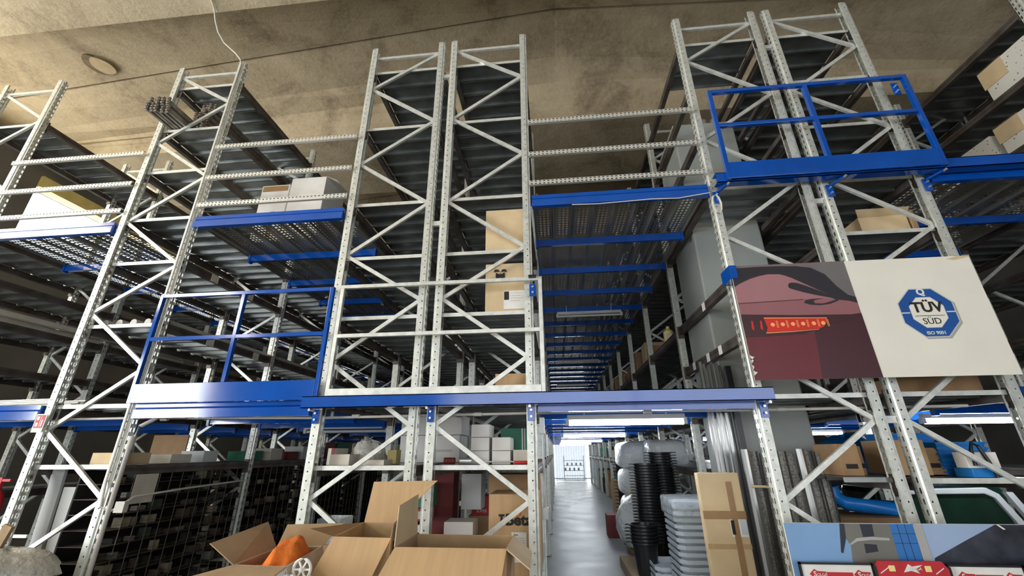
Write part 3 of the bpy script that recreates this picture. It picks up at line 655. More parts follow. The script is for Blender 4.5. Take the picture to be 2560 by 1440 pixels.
# small parts lying on the shelf
rod = empty('steel_rod', (-.85, 4.42, 1.56)); tag(rod, 'thin steel rod with a bright cylinder end lying on the central shelf', 'rod')
MB().tube([(0,0,0),(.55,.02,0)], .007, 8).build('shaft', M['galv'], rod, smooth=True); MB().tube([(-.12,0,.01),(0,0,.01)], .03, 12).build('cylinder', M['bolt'], rod, smooth=True)
o = MB().tube([(-1.14,4.45,1.57),(-1.03,4.45,1.57)], .032, 12).build('rusty_tube', M['maroon'], smooth=True); tag(o, 'short rust brown tube lying on the central shelf', 'tube')
o = MB().tube([(-.42,4.36,1.553),(-.28,4.36,1.553)], .016, 8).build('tool_handle', M['red'], smooth=True); tag(o, 'red tool handle lying at the right of the central shelf', 'tool')
o = carton('carton', 'large brown carton with brand lettering standing under the central shelf', 'box', -.67, -.2, 4.42, 4.95, .55, 1.27, M['card'])
text('Beta', .13, M['ink'], o, (.05, -.268, .50), bold=.005, sx=1.1); text('T', .075, M['ink'], o, (-.115, -.268, .515), bold=.006)
l2 = MB().box(-.02, .12, -.268, -.265, .16, .40).build('shipping_label', M['paper'], o); text('34006BAX', .026, M['ink'], l2, (.05, -.27, .25)); text('Beta', .022, M['ink'], l2, (.02, -.27, .38))
for i in range(4): MB().box(-.01, .10, -.27, -.268, .35-.018*i, .355-.018*i).build('label_line', M['pvc'], l2)
lump('orange_sticker', 'round orange sticker on the lettered brown carton', 'sticker', (-.40, 4.413, 1.11), (.03,.004,.03), M['orange'], 2, amp=.02)
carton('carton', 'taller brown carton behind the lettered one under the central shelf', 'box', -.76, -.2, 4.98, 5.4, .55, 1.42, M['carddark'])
st = empty('low_platform', (-.72, 4.95, 0)); tag(st, 'low grey platform under the cartons of the central racks', 'platform')
MB().box(-.46, .52, -.65, 4.5, .5, .55).build('platform_top', M['pvc'], st)
for x in (-.44, .46):
    for y in (-.62, 2, 4.4): MB().box(x, x+.04, y, y+.04, 0, .5).build('leg', M['galv'], st)
o = carton('carton', 'red carton deep under the central shelf, left of the lettered carton', 'box', -1.12, -.86, 5.9, 6.2, .9, 1.12, M['red']); text('SUPER', .05, M['paper'], o, (.0, -.153, .05), bold=.001)
MB().box(-1.14,-.84,5.85,6.25,.55,.9).build('carton_support', M['carddark'], o, (.98,-6.05,-.9))
for i, (x0,x1,y,z0,z1,m,lab) in enumerate(((-1.72,-1.5,5.3,1.05,1.3,'green','dark green box in the pile left of the central post'), (-1.74,-1.52,5.25,.92,1.04,'offwhite','red bordered cream box in the pile left of the central post'),
        (-1.62,-1.3,5.6,.95,1.45,'maroon','dark red box behind the pile left of the central post'), (-1.75,-1.5,5.1,.55,.8,'green','muted green box behind the tall open carton'), (-1.95,-1.72,4.7,.8,.95,'white','red and white box above the muted green box'),
        (-1.2,-.95,5.6,1.0,1.4,'plank','pale grey box between the central posts'), (-1.25,-.93,5.0,.80,.95,'white','low white carton tray between the central posts'), (-1.35,-1.05,6.3,.55,1.4,'plank','tall grey box deep between the central posts'))):
    zb = .55 if lab.startswith(('dark red','muted','tall grey')) else None
    o = carton('carton', lab, 'box', x0, x1, y, y+.3, z0 if zb is None else zb, z1, M[m])
    if 'red' in lab and m in ('offwhite','white'): MB().box((x0-x1)/2, (x1-x0)/2, -.153, -.15, .0, .02).box((x0-x1)/2, (x1-x0)/2, -.153, -.15, z1-z0-.02, z1-z0).build('red_border', M['red'], o)
st = empty('low_platform', (-1.93, 5.8, 0)); tag(st, 'low dark platform behind the tall open carton', 'platform')
MB().box(-.46, .5, -1.45, 3.5, .5, .55).build('platform_top', M['beam'], st)
for x in (-.44, .44):
    for y in (-1.4, 1, 3.4): MB().box(x, x+.04, y, y+.04, 0, .5).build('leg', M['galv'], st)
o = MB().box(-2.33,-2.1,4.32,4.6,.85,.875).box(-2.33,-2.325,4.32,4.6,.85,1.06).box(-2.105,-2.1,4.32,4.6,.85,1.06).box(-2.33,-2.1,4.595,4.6,.85,1.06).box(-2.33,-2.1,4.32,4.325,.85,1.0).build('clear_bin', M['filmthin']); tag(o, 'clear plastic bin standing left of the muted green box', 'bin')
MB().box(-2.34,-2.09,4.3,4.62,.55,.85).build('bin_support', M['carddark'], o)

# ------------------------------------------------------------------ pigeonhole cages along the left rack
cols = ['shade_brown','shade_brown','shade_grey','shade_green','shade_black','shade_black','shade_tan']
gi = 0
for k in range(4):
    ya = Y0 + .12 + k*BAY
    c = empty('pigeonhole_cage', (-5.02, ya, 0)); tag(c, ['dark wire pigeonhole cage facing the left aisle, nearest the camera','second dark wire pigeonhole cage back from the camera','third dark wire pigeonhole cage back from the camera','farthest dark wire pigeonhole cage along the left aisle'][k], 'cage', 'wire pigeonhole cages along the left rack')
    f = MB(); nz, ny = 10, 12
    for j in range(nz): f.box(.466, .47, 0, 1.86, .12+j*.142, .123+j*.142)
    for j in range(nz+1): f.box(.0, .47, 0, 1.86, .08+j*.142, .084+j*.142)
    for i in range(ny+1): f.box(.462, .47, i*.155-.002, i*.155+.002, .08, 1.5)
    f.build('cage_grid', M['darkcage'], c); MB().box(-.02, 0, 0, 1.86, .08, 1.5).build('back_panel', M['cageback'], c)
    if k < 2:
        for j in range(nz):
            for i in range(ny):
                if random.random() < (.8 if k == 0 else .45):
                    h = random.uniform(.03, .10); d = random.uniform(.05, .12); q = random.uniform(.1,.24)
                    o = MB().box(-d, 0, 0, q*.5, 0, h).build('parts_box', M[random.choice(cols)], None, (-5.02+.455-random.uniform(0,.06), ya+i*.155+random.uniform(.01,.03), .0885+j*.142))
                    o.rotation_euler = (0,0,0); tag(o, 'small shade-darkened box of parts in the %s wire cage' % ('nearest' if k == 0 else 'second'), 'box', 'small parts boxes in the %s wire cage' % ('nearest' if k == 0 else 'second'))
for i, (y, dx, h, w_, m, lab) in enumerate(((4.32,.0,.12,.34,'cardlight','tan carton on top of the nearest wire cage by the left post'), (4.9,.1,.1,.3,'offwhite','cream carton lying on the wire cage beyond the tan carton'), (5.4,.05,.14,.25,'plank','pale grey box on the wire cages, third from the front'),
     (6.3,.0,.14,.3,'green','dark green box on the second wire cage'), (6.75,.1,.18,.3,'offwhite','cream upright box on the second wire cage'), (7.3,.05,.13,.25,'maroon','red box on the second wire cage'), (7.7,.0,.22,.35,'plank','film wrapped grey box on the second wire cage'), (8.5,.05,.3,.35,'maroon','dark red box on the third wire cage'), (9.0,.0,.3,.5,'green','green box on the third wire cage'))):
    carton('carton', lab, 'box', -4.98+dx, -4.62+dx*.3, y, y+w_, 1.552, 1.552+h, M[m])
o = MB().box(-4.545, -4.54, 4.48, 4.75, 1.16, 1.45).build('paper_sheet', M['offwhite']); tag(o, 'white paper sheet hanging on the nearest wire cage', 'paper')

# left rack foot: pale boards, fire extinguisher, bag, sign
for i, (x, w_, h, lab) in enumerate(((-5.52,.15,1.50,'tall grey foam board leaning in the left rack, left one'), (-5.36,.15,1.30,'shorter grey foam board leaning in the left rack, right one'))):
    o = MB().rbox((0,0,h/2+.01), (w_,.03,h), 0, .05).build('foam_board', M['plank'], None, (x+w_/2+.02*i, 4.48+.02*i, .02)); tag(o, lab, 'board', 'foam boards leaning in the left rack')
b = empty('brown_panel', (-5.25, 5.6, 0)); 
tag(b, 'brown chipboard panel standing behind the foam boards', 'panel'); MB().box(-.32,.2,-.02,.0,.0,1.9).build('panel_sheet', M['carddark'], b)
ex = empty('fire_extinguisher', (-6.0, 4.35, .75)); tag(ex, 'red fire extinguisher hanging at the far left edge', 'fire extinguisher')
MB().lathe([(0,0),(.075,.0),(.08,.03),(.08,.44),(.06,.52),(.025,.56),(.025,.6),(0,.6)], (0,0,0), 20).build('cylinder', M['red'], ex, smooth=True)
MB().box(-.02,.12,-.012,.012,.64,.665).box(-.02,.02,-.015,.015,.58,.68).build('valve_handle', M['red'], ex)
MB().tube([(-.02,0,.62),(-.12,-.02,.7),(-.16,-.03,.55),(-.14,-.03,.25)], .013, 8).build('hose', M['black'], ex, smooth=True)
MB().box(-.05,.05,-.083,-.081,.2,.36).build('label_panel', M['paper'], ex); MB().box(-.09,.09,.07,.09,.1,.14).box(-.02,.45,.08,.1,.1,.13).build('wall_bracket', M['galv'], ex)
o = empty('fire_sign', (-5.56, 4.16, 1.88)); tag(o, 'small white and red fire hose sign on the left post', 'sign')
MB().box(-.065,.065,-.004,.0,0,.19).build('sign_plate', M['paper'], o); MB().box(-.052,.052,-.006,-.004,.045,.178).build('red_panel', M['red'], o)
s2 = MB().box(-.04,-.008,-.008,-.006,.06,.10).box(-.04,-.008,-.008,-.006,.125,.165).box(.008,.016,-.008,-.006,.06,.165).box(.025,.04,-.008,-.006,.06,.13).build('pictogram', M['paper'], o)
lump('polythene_bundle', 'bundle wrapped in dull polythene in the bottom left corner', 'bundle', (-4.86, 3.75, .72), (.46,.3,.16), M['greyfilm'], 5, amp=.1)
b = MB().box(-5.3,-4.5,3.5,4.0,.0,.6).build('dark_crate', M['darkcage']); tag(b, 'dark crate under the polythene bundle', 'crate')
o = MB().rbox((-5.33, 3.98, .55), (.1, .03, 1.0), 0, 0, .25).build('wooden_slat', M['wood']); tag(o, 'pale wooden slat leaning at the left edge below the extinguisher', 'slat')
# long goods lying on the lower walkway at the left
for i in range(7):
    o = MB().tube([(-7.5, 4.35+i*.07, 2.19+.03*(i % 3)), (-5.72, 4.32+i*.07, 2.205+.03*(i % 3))], .013, 6).build('steel_bar', M['galv'], smooth=True); tag(o, 'thin galvanised bar lying on the lower left walkway', 'bar', 'thin bars on the lower left walkway')
o = MB().box(-7.5,-5.75,4.85,4.9,2.165,2.25).build('red_strip', M['maroon']); tag(o, 'dark red strip lying behind the bars on the lower left walkway', 'strip')
for k in range(6):
    o = MB().tube([(-8.5+.2*k-0.1, 4.3, 3.45+.05*(k%2)), (-8.45+.2*k-.1, 7.9, 3.45+.05*(k%2))], .045, 8).build('plastic_pipe', M['offwhite'], smooth=True); tag(o, 'long cream pipe lying on the far left rack', 'pipe', 'cream pipes on the far left rack')
for k in range(5):
    o = MB().tube([(-5.45+.19*k, 4.35, 3.15), (-5.45+.19*k, 7.9, 3.15)], .045, 8).build('plastic_pipe', M['pvc'], smooth=True); tag(o, 'long grey pipe lying on the shelf of the single left rack', 'pipe', 'grey pipes on the single left rack')

# ------------------------------------------------------------------ conduits and cables
c = empty('conduit_run', (-1.0, 4.36, 2.0)); tag(c, 'long grey conduit pipe running under the lower edge beams', 'conduit')
MB().tube([(-5.6,0,.02),(-3.6,0,.03),(-1.45,0,.0),(0,0,.01),(1.5,0,.02),(3,0,.01),(4.8,0,.02)], .014, 10).build('pipe', M['pvc'], c, smooth=True)
for x in (-4.8, -3.3, -1.1, .2, 1.9, 3.15): MB().tube([(x-.03,0,.012),(x+.05,0,.012)], .02, 10).build('coupling', M['pvc'], c, smooth=True)
for x in (-1.35, -.24, .78, 2.95): MB().box(x-.012, x+.012, -.02, .0, .0, .06).build('clip', M['pvc'], c)
c = empty('down_conduit', (-4.47, 4.2, 0)); tag(c, 'pale conduit running down the right post of the single left rack', 'conduit')
MB().tube([(.45,.14,2.03),(.22,.05,2.03),(.09,-.005,1.93),(.05,-.02,1.75),(.04,-.02,1.1),(.04,-.02,.0)], .022, 10).build('pipe', M['pvc'], c, smooth=True)
MB().tube([(.055,-.02,1.83),(.05,-.02,1.7)], .03, 10).build('coupling', M['pvc'], c, smooth=True)
c = empty('cable', (-4.57, 4.2, 0)); tag(c, 'white cable dropping from the ceiling to the left rack and down its post', 'cable')
MB().tube([(-.22,-.70,7.89),(-.21,-.58,7.885),(-.27,-.44,7.88),(-.35,-.3,7.82),(-.38,-.18,7.74),(-.33,-.08,7.63),(-.16,.0,7.48),(-.05,.0,7.34),(.0,-.005,7.22),(.0,-.012,6.6),(.0,-.012,5.0),(.0,-.012,3.5),(.0,-.012,1.4),(.05,-.03,1.17),(.15,-.01,1.13),(.24,.02,1.2),(.25,.1,1.25),(.2,.8,1.28),(.1,1.9,1.3)], .011, 8).build('cord', M['cable'], c, smooth=True)
MB().box(.2,.3,-.03,.02,1.12,1.22).build('junction_box', M['pvc'], c)
c = empty('cable', (.9, 4.16, 4.3)); tag(c, 'thin white wire with an end coil along the upper beam of the lit aisle', 'cable')
MB().tube([(-.6,0,.02),(-.3,0,.01),(0,0,.02),(.3,0,.03),(.6,0,.02),(.95,-.01,.06)], .006, 6).build('wire', M['cable'], c, smooth=True)
MB().tube([(.98+.045*math.cos(t*.7), -.05+.01*math.sin(t), -.12+.12*math.sin(t*.7)) for t in range(40)], .008, 6).build('coil', M['cable'], c, smooth=True)
b = empty('switch_box', (-.165, 4.46, 1.2)); tag(b, 'grey switch box with a conduit on the post at the left of the lit aisle', 'switch')
MB().box(.0,.05,.0,.08,.62,.78).build('box_body', M['fixture'], b, bev=.006); MB().tube([(.03,.04,.62),(.03,.04,-.05)], .012, 8).build('conduit', M['fixture'], b, smooth=True)
MB().box(.0,.06,.0,.08,-.15,-.05).build('socket_box', M['fixture'], b, bev=.006)

# ------------------------------------------------------------------ lamps
def lamp(label, x, y, z, ln, on, group):
    top = 2.15 if z < 3 else 4.48
    r = empty('tube_lamp', (x, y, z)); tag(r, label, 'lamp', group)
    MB().box(-ln/2, ln/2, -.035, .035, .035, .09).build('housing', M['fixture'], r, bev=.004)
    for s in (-1, 1): MB().box(s*ln*.35-.006, s*ln*.35+.006, -.006, .006, .09, top-z).build('hanger', M['fixture'], r)
    for s in (-1, 1): MB().box(s*ln/2-.02, s*ln/2+.02, -.03, .03, -.025, .05).build('end_cap', M['fixture'], r)
    MB().tube([(-ln/2+.02,0,.0),(ln/2-.02,0,.0)], .03 if on else .02, 10).build('tube', M['tube' if on else 'tubeoff'], r, smooth=True)
    return r
od = ['nearest', 'second', 'third', 'fourth', 'fifth', 'farthest']
for i, y in enumerate((5.15, 9.55, 14.4, 19.0, 23.4)): lamp(f'{od[i]} lit tube lamp under the walkway of the middle aisle', .81, y, 1.96, 1.34, True, 'lit tube lamps of the middle aisle')
for i, y in enumerate((5.75, 9.6, 14.0)): lamp(f'{od[i]} lit tube lamp under the walkway of the right aisle', 5.15, y, 1.96, 1.4, True, 'lit tube lamps of the right aisle')
for i, y in enumerate((8.2, 13.05, 18.0)): lamp(f'{od[i]} unlit tube lamp under the upper walkway of the middle aisle', .78, y, 4.24, 1.3, False, 'unlit tube lamps of the upper middle aisle')
lamp('unlit tube lamp under the lower walkway left of the central racks', -3.2, 6.4, 1.96, 1.3, False, None)

# ------------------------------------------------------------------ lit aisle goods, right side
def pallet(x0, x1, y0, y1, label):
    r = empty('pallet', ((x0+x1)/2, (y0+y1)/2, 0)); tag(r, label, 'pallet', 'wooden pallets along the lit aisle'); W, D = (x1-x0)/2, (y1-y0)/2
    for i in range(5):
        x = -W + i*(2*W-.1)/4; MB().box(x, x+.1, -D, D, .12, .14).build('board', M['wood'], r)
    for y in (-D, -.05, D-.1):
        MB().box(-W, W, y, y+.1, .1, .12).build('stringer', M['wood'], r)
        for x in (-W, -.06, W-.12): MB().box(x, x+.12, y, y+.1, 0, .1).build('block', M['wood'], r)
pallet(1.25, 2.05, 5.5, 6.4, 'wooden pallet under the grey trays'); pallet(1.15, 2.0, 7.6, 8.6, 'wooden pallet under the film covered heap'); pallet(1.2, 2.0, 8.8, 9.8, 'wooden pallet under the wrapped rolls')
tray = None; rr = .04
def tray_mesh():
    W, D, H = .23, .3, .066
    def ring(s, z): 
        w_, d_ = W*s, D*s; c = .07*s
        return [(-w_+c,-d_,z),(w_-c,-d_,z),(w_,-d_+c,z),(w_,d_-c,z),(w_-c,d_,z),(-w_+c,d_,z),(-w_,d_-c,z),(-w_,-d_+c,z)]
    rs = [ring(.86,-.04), ring(.86,.026), ring(1,.028), ring(1,H), ring(.95,H), ring(.90,.012)]
    vs = [p for r in rs for p in r]; fs = [(j*8+i, j*8+(i+1)%8, (j+1)*8+(i+1)%8, (j+1)*8+i) for j in range(5) for i in range(8)] + [tuple(range(7,-1,-1)), tuple(40+i for i in range(8))]
    return MB().add(vs, fs).mesh('plastic_tray')
tm = tray_mesh(); tm.materials.append(M['greyplastic'])
for i in range(14):
    o = link('plastic_tray', tm, None, None, (1.52, 5.72, .14+i*.067)); tag(o, ('topmost' if i == 13 else 'bottom') + ' grey plastic tray of the tall stack by the lit aisle' if i in (0,13) else 'grey plastic tray within the tall stack by the lit aisle', 'tray', 'grey plastic trays in the tall stack')
o = MB().add(*(lambda L: (L.v, L.f))(MB().rbox((1.52,5.72,1.04),(.49,.63,.2),0))).build('wrap_film', M['filmthin'], bev=.03); tag(o, 'clear film wrapped round the top of the grey trays', 'film')
for i in range(3):
    o = link('plastic_tray', tm, None, None, (1.36, 6.32, .14+i*.067)); tag(o, ['bottom','middle','top'][i]+' tray of the short stack behind the tall grey trays', 'tray', 'grey plastic trays in the short stack')
def bucket_mesh():
    return MB().lathe([(0,.0),(.125,.0),(.165,.36),(.182,.36),(.185,.372),(.182,.384),(.16,.384),(.12,.02),(0,.02)], (0,0,0), 22).box(-.25,-.17,-.045,-.03,.372,.384).box(-.25,-.17,.03,.045,.372,.384).box(-.25,-.237,-.045,.045,.372,.384).box(.17,.25,-.045,-.03,.372,.384).box(.17,.25,.03,.045,.372,.384).box(.237,.25,-.045,.045,.372,.384).mesh('black_bucket', True)
bm_ = bucket_mesh(); bm_.materials.append(M['black'])
def stack(x, y, z, n, lab, grp, dz=.041):
    for i in range(n):
        o = link('black_bucket', bm_, None, None, (x, y, z+i*dz)); q = 'bottom' if i == 0 else 'topmost' if i == n-1 else None
        tag(o, (q + ' black bucket of ' + lab) if q else 'black bucket nested within ' + lab, 'bucket', grp)
stack(1.12, 6.55, 0.14, 6, 'the short stack in front', 'black buckets in the short stack')
stack(1.36, 7.2, 0.14, 24, 'the tall middle stack', 'black buckets in the tall middle stack')
stack(1.66, 7.45, .14, 28, 'the tallest stack at the back', 'black buckets in the tallest stack')
o = MB().box(.9,1.85,6.3,7.63,0,.14).build('pallet_slab', M['wood']); tag(o, 'low wooden base under the bucket stacks', 'pallet')
lump('wrapped_heap', 'heap covered with clear film on the pallet behind the buckets', 'heap', (1.42, 8.15, .52), (.45,.5,.48), M['film'], 8, amp=.06, flat_z=.142)
for i, (x, y, z, rx, lab) in enumerate(((1.62,9.3,1.58,.42,'top'),(1.62,9.3,1.09,.40,'middle'),(1.62,9.3,.55,.40,'bottom'),(2.0,8.6,1.6,.36,'top right'))):
    lump('wrapped_roll', lab + ' white roll in clear film stacked in the rack beside the lit aisle', 'roll', (x, y, z), (rx,.5,.255 if i != 2 else .3), M['film'], 20+i, amp=.02, n=28, sq=.5)
carton('carton', 'brown carton between the bottom wrapped roll and the film covered heap', 'box', 1.3, 1.65, 8.62, 8.78, .14, .95, M['card'])
carton('carton', 'dark red crate standing at the aisle edge before the rolls', 'crate', .98, 1.35, 9.85, 10.25, 0, .42, M['maroon'])
o = carton('carton', 'brown carton with a white side at the aisle edge beyond the red crate', 'box', 1.45, 1.85, 12.2, 12.8, .1, .95, M['card'])
for i in range(14):
    o = link('black_bucket', bm_, None, None, (1.55, 10.9, 0+i*.075)); tag(o, 'black bucket in the far stack beyond the wrapped rolls', 'bucket', 'black buckets in the far stack')
# tall flat carton leaning at the aisle mouth
o = MB().rbox((0,0,.72), (.40,.10,1.44), 0, 0).build('flat_carton', M['cardlight'], None, (1.6, 4.78, 0), bev=.01); o.rotation_euler = (-.01, 0, 0); tag(o, 'tall flat tan carton with crossed brown tape standing by the grey trays', 'box')
MB().box(.06,.115,-.054,-.051,.0,1.36).build('tape', M['tape'], o); MB().box(-.2,.2,-.056,-.053,1.03,1.10).build('tape', M['tape'], o); MB().box(-.2,.2,-.0535,-.0515,.78,.82).build('faint_tape', M['card'], o)
l2 = MB().box(.04,.19,-.0535,-.0505,.88,1.1).build('shipping_label', M['paper'], o); MB().box(.045,.075,-.056,-.0545,.9,1.02).build('label_block', M['ink'], l2); MB().box(.13,.185,-.056,-.0545,.9,1.03).build('label_block', M['greyplastic'], l2)
# steel profiles standing beside the pillar
for i in range(6):
    x = 1.72 + i*.045
    o = MB().box(-.014,.014,-.02,.02,0,2.62-.02*(i % 3)).build('steel_profile', M['steelbar'], None, (x, 5.02+.03*(i % 2), 0)); o.rotation_euler = (-.012,0,0); tag(o, 'tall bright steel profile in the bundle standing left of the grey pillar', 'profile', 'steel profiles left of the pillar')
o = MB().box(-.03,.03,-.03,.03,0,2.55).build('dark_frame_profile', M['black'], None, (1.99, 4.98, 0)); tag(o, 'dark frame profile standing against the edge of the grey pillar', 'profile')
M['mesh_steel'] = mat('expanded_mesh_steel', (.13,.125,.115), .4, .7, .4, 70, .12, 90)
for i in range(9):
    x = 1.90 + i*.088; h = 1.66 - .02*(i % 3)
    mb = MB().ext([(-.038,.03),(-.038,0),(-.012,-.012),(.012,-.012),(.038,0),(.038,.03)], 'z', 0, h); mb.ext([(.030,.03),(.030,.004),(-.030,.004),(-.030,.03)], 'z', 0, h)
    o = mb.build('perforated_profile', M['mesh_steel' if i % 3 else 'steelbar'], None, (x, 4.72+.03*(i % 2), 0)); o.rotation_euler = (-.03, .015, 0); tag(o, 'perforated steel profile in the row standing in front of the grey pillar', 'profile', 'perforated profiles in front of the pillar')
o = MB().tube([(1.88,4.69,1.32),(2.0,4.66,1.32),(2.12,4.69,1.30)], .012, 8).build('tape_band', M['cardlight'], smooth=True); tag(o, 'tan tape band round the perforated profiles', 'tape')

# far end of the aisle: strip curtain and a lit shelf behind it
c = empty('strip_curtain', (.8, 27.0, 0)); tag(c, 'clear plastic strip curtain closing the far end of the lit aisle', 'curtain')
for i in range(12): MB().box(-.9+i*.15, -.9+i*.15+.14, -.004, .0, .03, 2.05).build('curtain_strip', M['strip'], c)
MB().box(-.95,.95,-.03,.03,2.05,2.12).build('curtain_rail', M['galv'], c)
s = empty('display_shelf', (1.2, 29.2, 0)); tag(s, 'white display shelf seen through the strip curtain', 'shelf')
for z in (.2,.5,.8,1.1): MB().box(-.8,.5,-.2,.2,z,z+.03).build('shelf_board', M['wallwhite'], s)
for x in (-.8,.46): MB().box(x,x+.04,-.2,.2,0,1.4).build('side_post', M['wallwhite'], s)
for i in range(8):
    o = carton('small_carton', 'small carton on the white display shelf behind the strip curtain', 'box', .45+i*.14, .56+i*.14, 29.05, 29.3, .53+(i%2)*.30, .68+(i%2)*.30, M[['red','offwhite','card','white'][i%4]], 'cartons on the display shelf')

# cartons on the shelves deeper in the racks
def shelf_row(xa, xb, ya, yb, z, hmin, hmax, ms, lab, grp, name='carton', gap=.06, pr=.85):
    y = ya
    while y < yb:
        d_ = random.uniform(.3,.55)
        if random.random() < pr:
            x0 = xa + random.uniform(0,.08); carton(name, lab, 'box', x0, min(xb, x0+random.uniform(.35,.6)), y, y+d_-gap, z, z+random.uniform(hmin,hmax), M[random.choice(ms)], grp)
        y += d_
browns = ['card','carddark','cardlight']
shelf_row(1.93, 2.5, 6.6, 16, 2.145, .2, .42, browns, 'brown carton on the upper level right of the middle aisle', 'cartons on the upper level right of the middle aisle')
shelf_row(1.93, 2.5, 8.3, 16, 3.355, .2, .5, browns, 'brown carton on the high shelf right of the middle aisle', 'cartons on the high shelf right of the middle aisle')
shelf_row(-.8, -.27, 6.4, 16, 2.175, .2, .45, browns+['white'], 'carton on the upper level left of the middle aisle', 'cartons on the upper level left of the middle aisle')
shelf_row(1.93, 2.5, 11, 22, 1.425, .15, .4, ['green','card','plank','black'], 'carton on the low shelf right of the middle aisle', 'cartons on the low shelf right of the middle aisle')
shelf_row(1.93, 2.5, 13.5, 22, .05, .3, .9, ['green','card','carddark','black'], 'carton on the floor level right of the middle aisle', 'cartons on the floor level right of the middle aisle')
shelf_row(-.75, -.26, 6.5, 20, 1.535, .15, .35, ['white','card','black','plank'], 'carton on the low shelf left of the middle aisle', 'cartons on the low shelf left of the middle aisle')
shelf_row(-.75, -.24, 9.7, 20, .02, .2, .9, ['black','card','plank','carddark'], 'carton on the floor level left of the middle aisle', 'cartons on the floor level left of the middle aisle')
j = empty('yellow_canister', (2.05, 7.3, 2.755)); tag(j, 'yellow canister with white label on the high shelf right of the middle aisle', 'canister'); 
MB().lathe([(0,0),(.09,0),(.09,.24),(.03,.3),(.03,.34),(0,.34)], (0,0,.6), 14).build('canister_body', M['yellow'], j, smooth=True); MB().box(-.07,.07,-.093,-.09,.62,.78).build('label_panel', M['paper'], j)

# ------------------------------------------------------------------ right side goods
open_box('open_carton', 'open brown carton with raised flaps on the shelf above the poster', [(3.52,4.45),(4.0,4.42),(4.02,4.85),(3.54,4.85)], 3.835, 4.10, M['cardlight'], M['card'],
         [(0, (-.06,-.08,.06), (.0,-.08,.05), M['cardlight']), (1, (.12,-.02,.06), (.14,.02,.05), M['cardlight']), (2, (.02,.1,.12), (.0,.1,.14), M['cardlight'])])
o = carton('carton', 'brown carton right of the open carton on the shelf above the poster', 'box', 4.03, 4.09, 4.42, 4.9, 3.835, 4.15, M['card'])
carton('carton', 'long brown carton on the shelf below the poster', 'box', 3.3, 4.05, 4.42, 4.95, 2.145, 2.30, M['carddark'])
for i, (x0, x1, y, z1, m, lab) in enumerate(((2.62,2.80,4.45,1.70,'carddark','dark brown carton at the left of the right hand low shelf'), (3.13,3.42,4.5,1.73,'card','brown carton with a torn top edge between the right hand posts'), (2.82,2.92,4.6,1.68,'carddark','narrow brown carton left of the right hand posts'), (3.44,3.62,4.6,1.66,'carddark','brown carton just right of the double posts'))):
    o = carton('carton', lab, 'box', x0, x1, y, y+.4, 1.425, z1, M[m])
    MB().box(-.05,.05,-.203,-.2,.06,.10).build('print_block', M['ink'], o)
def crate_mesh():
    mb = MB(); W, D, H = .3, .22, .16
    for s in (0,):
        vs = [(-W*.85,-D*.85,0),(W*.85,-D*.85,0),(W*.85,D*.85,0),(-W*.85,D*.85,0),(-W,-D,H),(W,-D,H),(W,D,H),(-W,D,H),(-W*.95,-D*.95,H),(W*.95,-D*.95,H),(W*.95,D*.95,H),(-W*.95,D*.95,H),(-W*.8,-D*.8,.01),(W*.8,-D*.8,.01),(W*.8,D*.8,.01),(-W*.8,D*.8,.01)]
        fs = [(0,3,2,1)] + [(j+i, j+(i+1)%4, j+4+(i+1)%4, j+4+i) for j in (0,4,8) for i in range(4)] + [(12,13,14,15)]
        mb.add(vs, fs)
    for k in range(4): mb.box(-W*.99,W*.99,-D*(.88+.03*k)-.012,-D*(.88+.03*k)+.01,.03+.035*k,.042+.035*k)
    mb.box(-W-.015,W+.015,-D-.015,-D,H-.012,H).box(-W-.015,W+.015,D,D+.015,H-.012,H).box(-W-.015,-W,-D,D,H-.012,H).box(W,W+.015,-D,D,H-.012,H)
    return mb.mesh('blue_crate')
cm = crate_mesh(); cm.materials.append(M['bluecrate'])
for i, (x, y) in enumerate(((3.80,4.78),(3.80,5.32))):
    for j in range(4 + 2*i):
        o = link('blue_crate', cm, None, None, (x, y, 1.415 + j*.05)); o.scale = (.72, .9, .9); q = 'top' if j == 3+2*i else 'nested'
        tag(o, q + ' blue plastic basket in the ' + ['front','back'][i] + ' stack on the right hand shelf', 'basket', ['front','back'][i] + ' stack of blue baskets')
bg = lump('blue_bag', 'blue plastic bag slumped behind the blue baskets', 'bag', (3.72, 6.1, 1.62), (.34,.3,.2), M['bluecrate'], 30, amp=.08)
o = carton('carton', 'white box with black straps in front of the blue baskets', 'box', 3.60, 3.84, 4.32, 4.46, 1.49, 1.62, M['paper'], rz=-.1)
MB().tube([(.05,-.09,-.07),(.03,-.09,.05),(.0,-.08,.18),(-.04,-.08,.21),(-.07,-.09,.15),(-.08,-.09,.02)], .014, 8).build('strap', M['black'], o, smooth=True)
carton('small_carton', 'small blue box under the strapped white box', 'box', 3.60, 3.84, 4.32, 4.5, 1.415, 1.488, M['bluecrate'])
# bright blue curved pipe and things under the right hand shelf
o = MB().tube([(2.95,5.3,1.28),(2.97,5.3,1.18),(3.03,5.25,1.12),(3.15,5.2,1.10),(3.5,5.2,1.08)], .07, 12).build('blue_pipe', M['bluebright'], smooth=True); tag(o, 'bright blue bent plastic pipe under the right hand shelf', 'pipe')
carton('carton', 'brown carton carrying the bright blue pipe under the right hand shelf', 'box', 2.85, 3.55, 5.05, 5.5, .0, 1.01, M['carddark'])
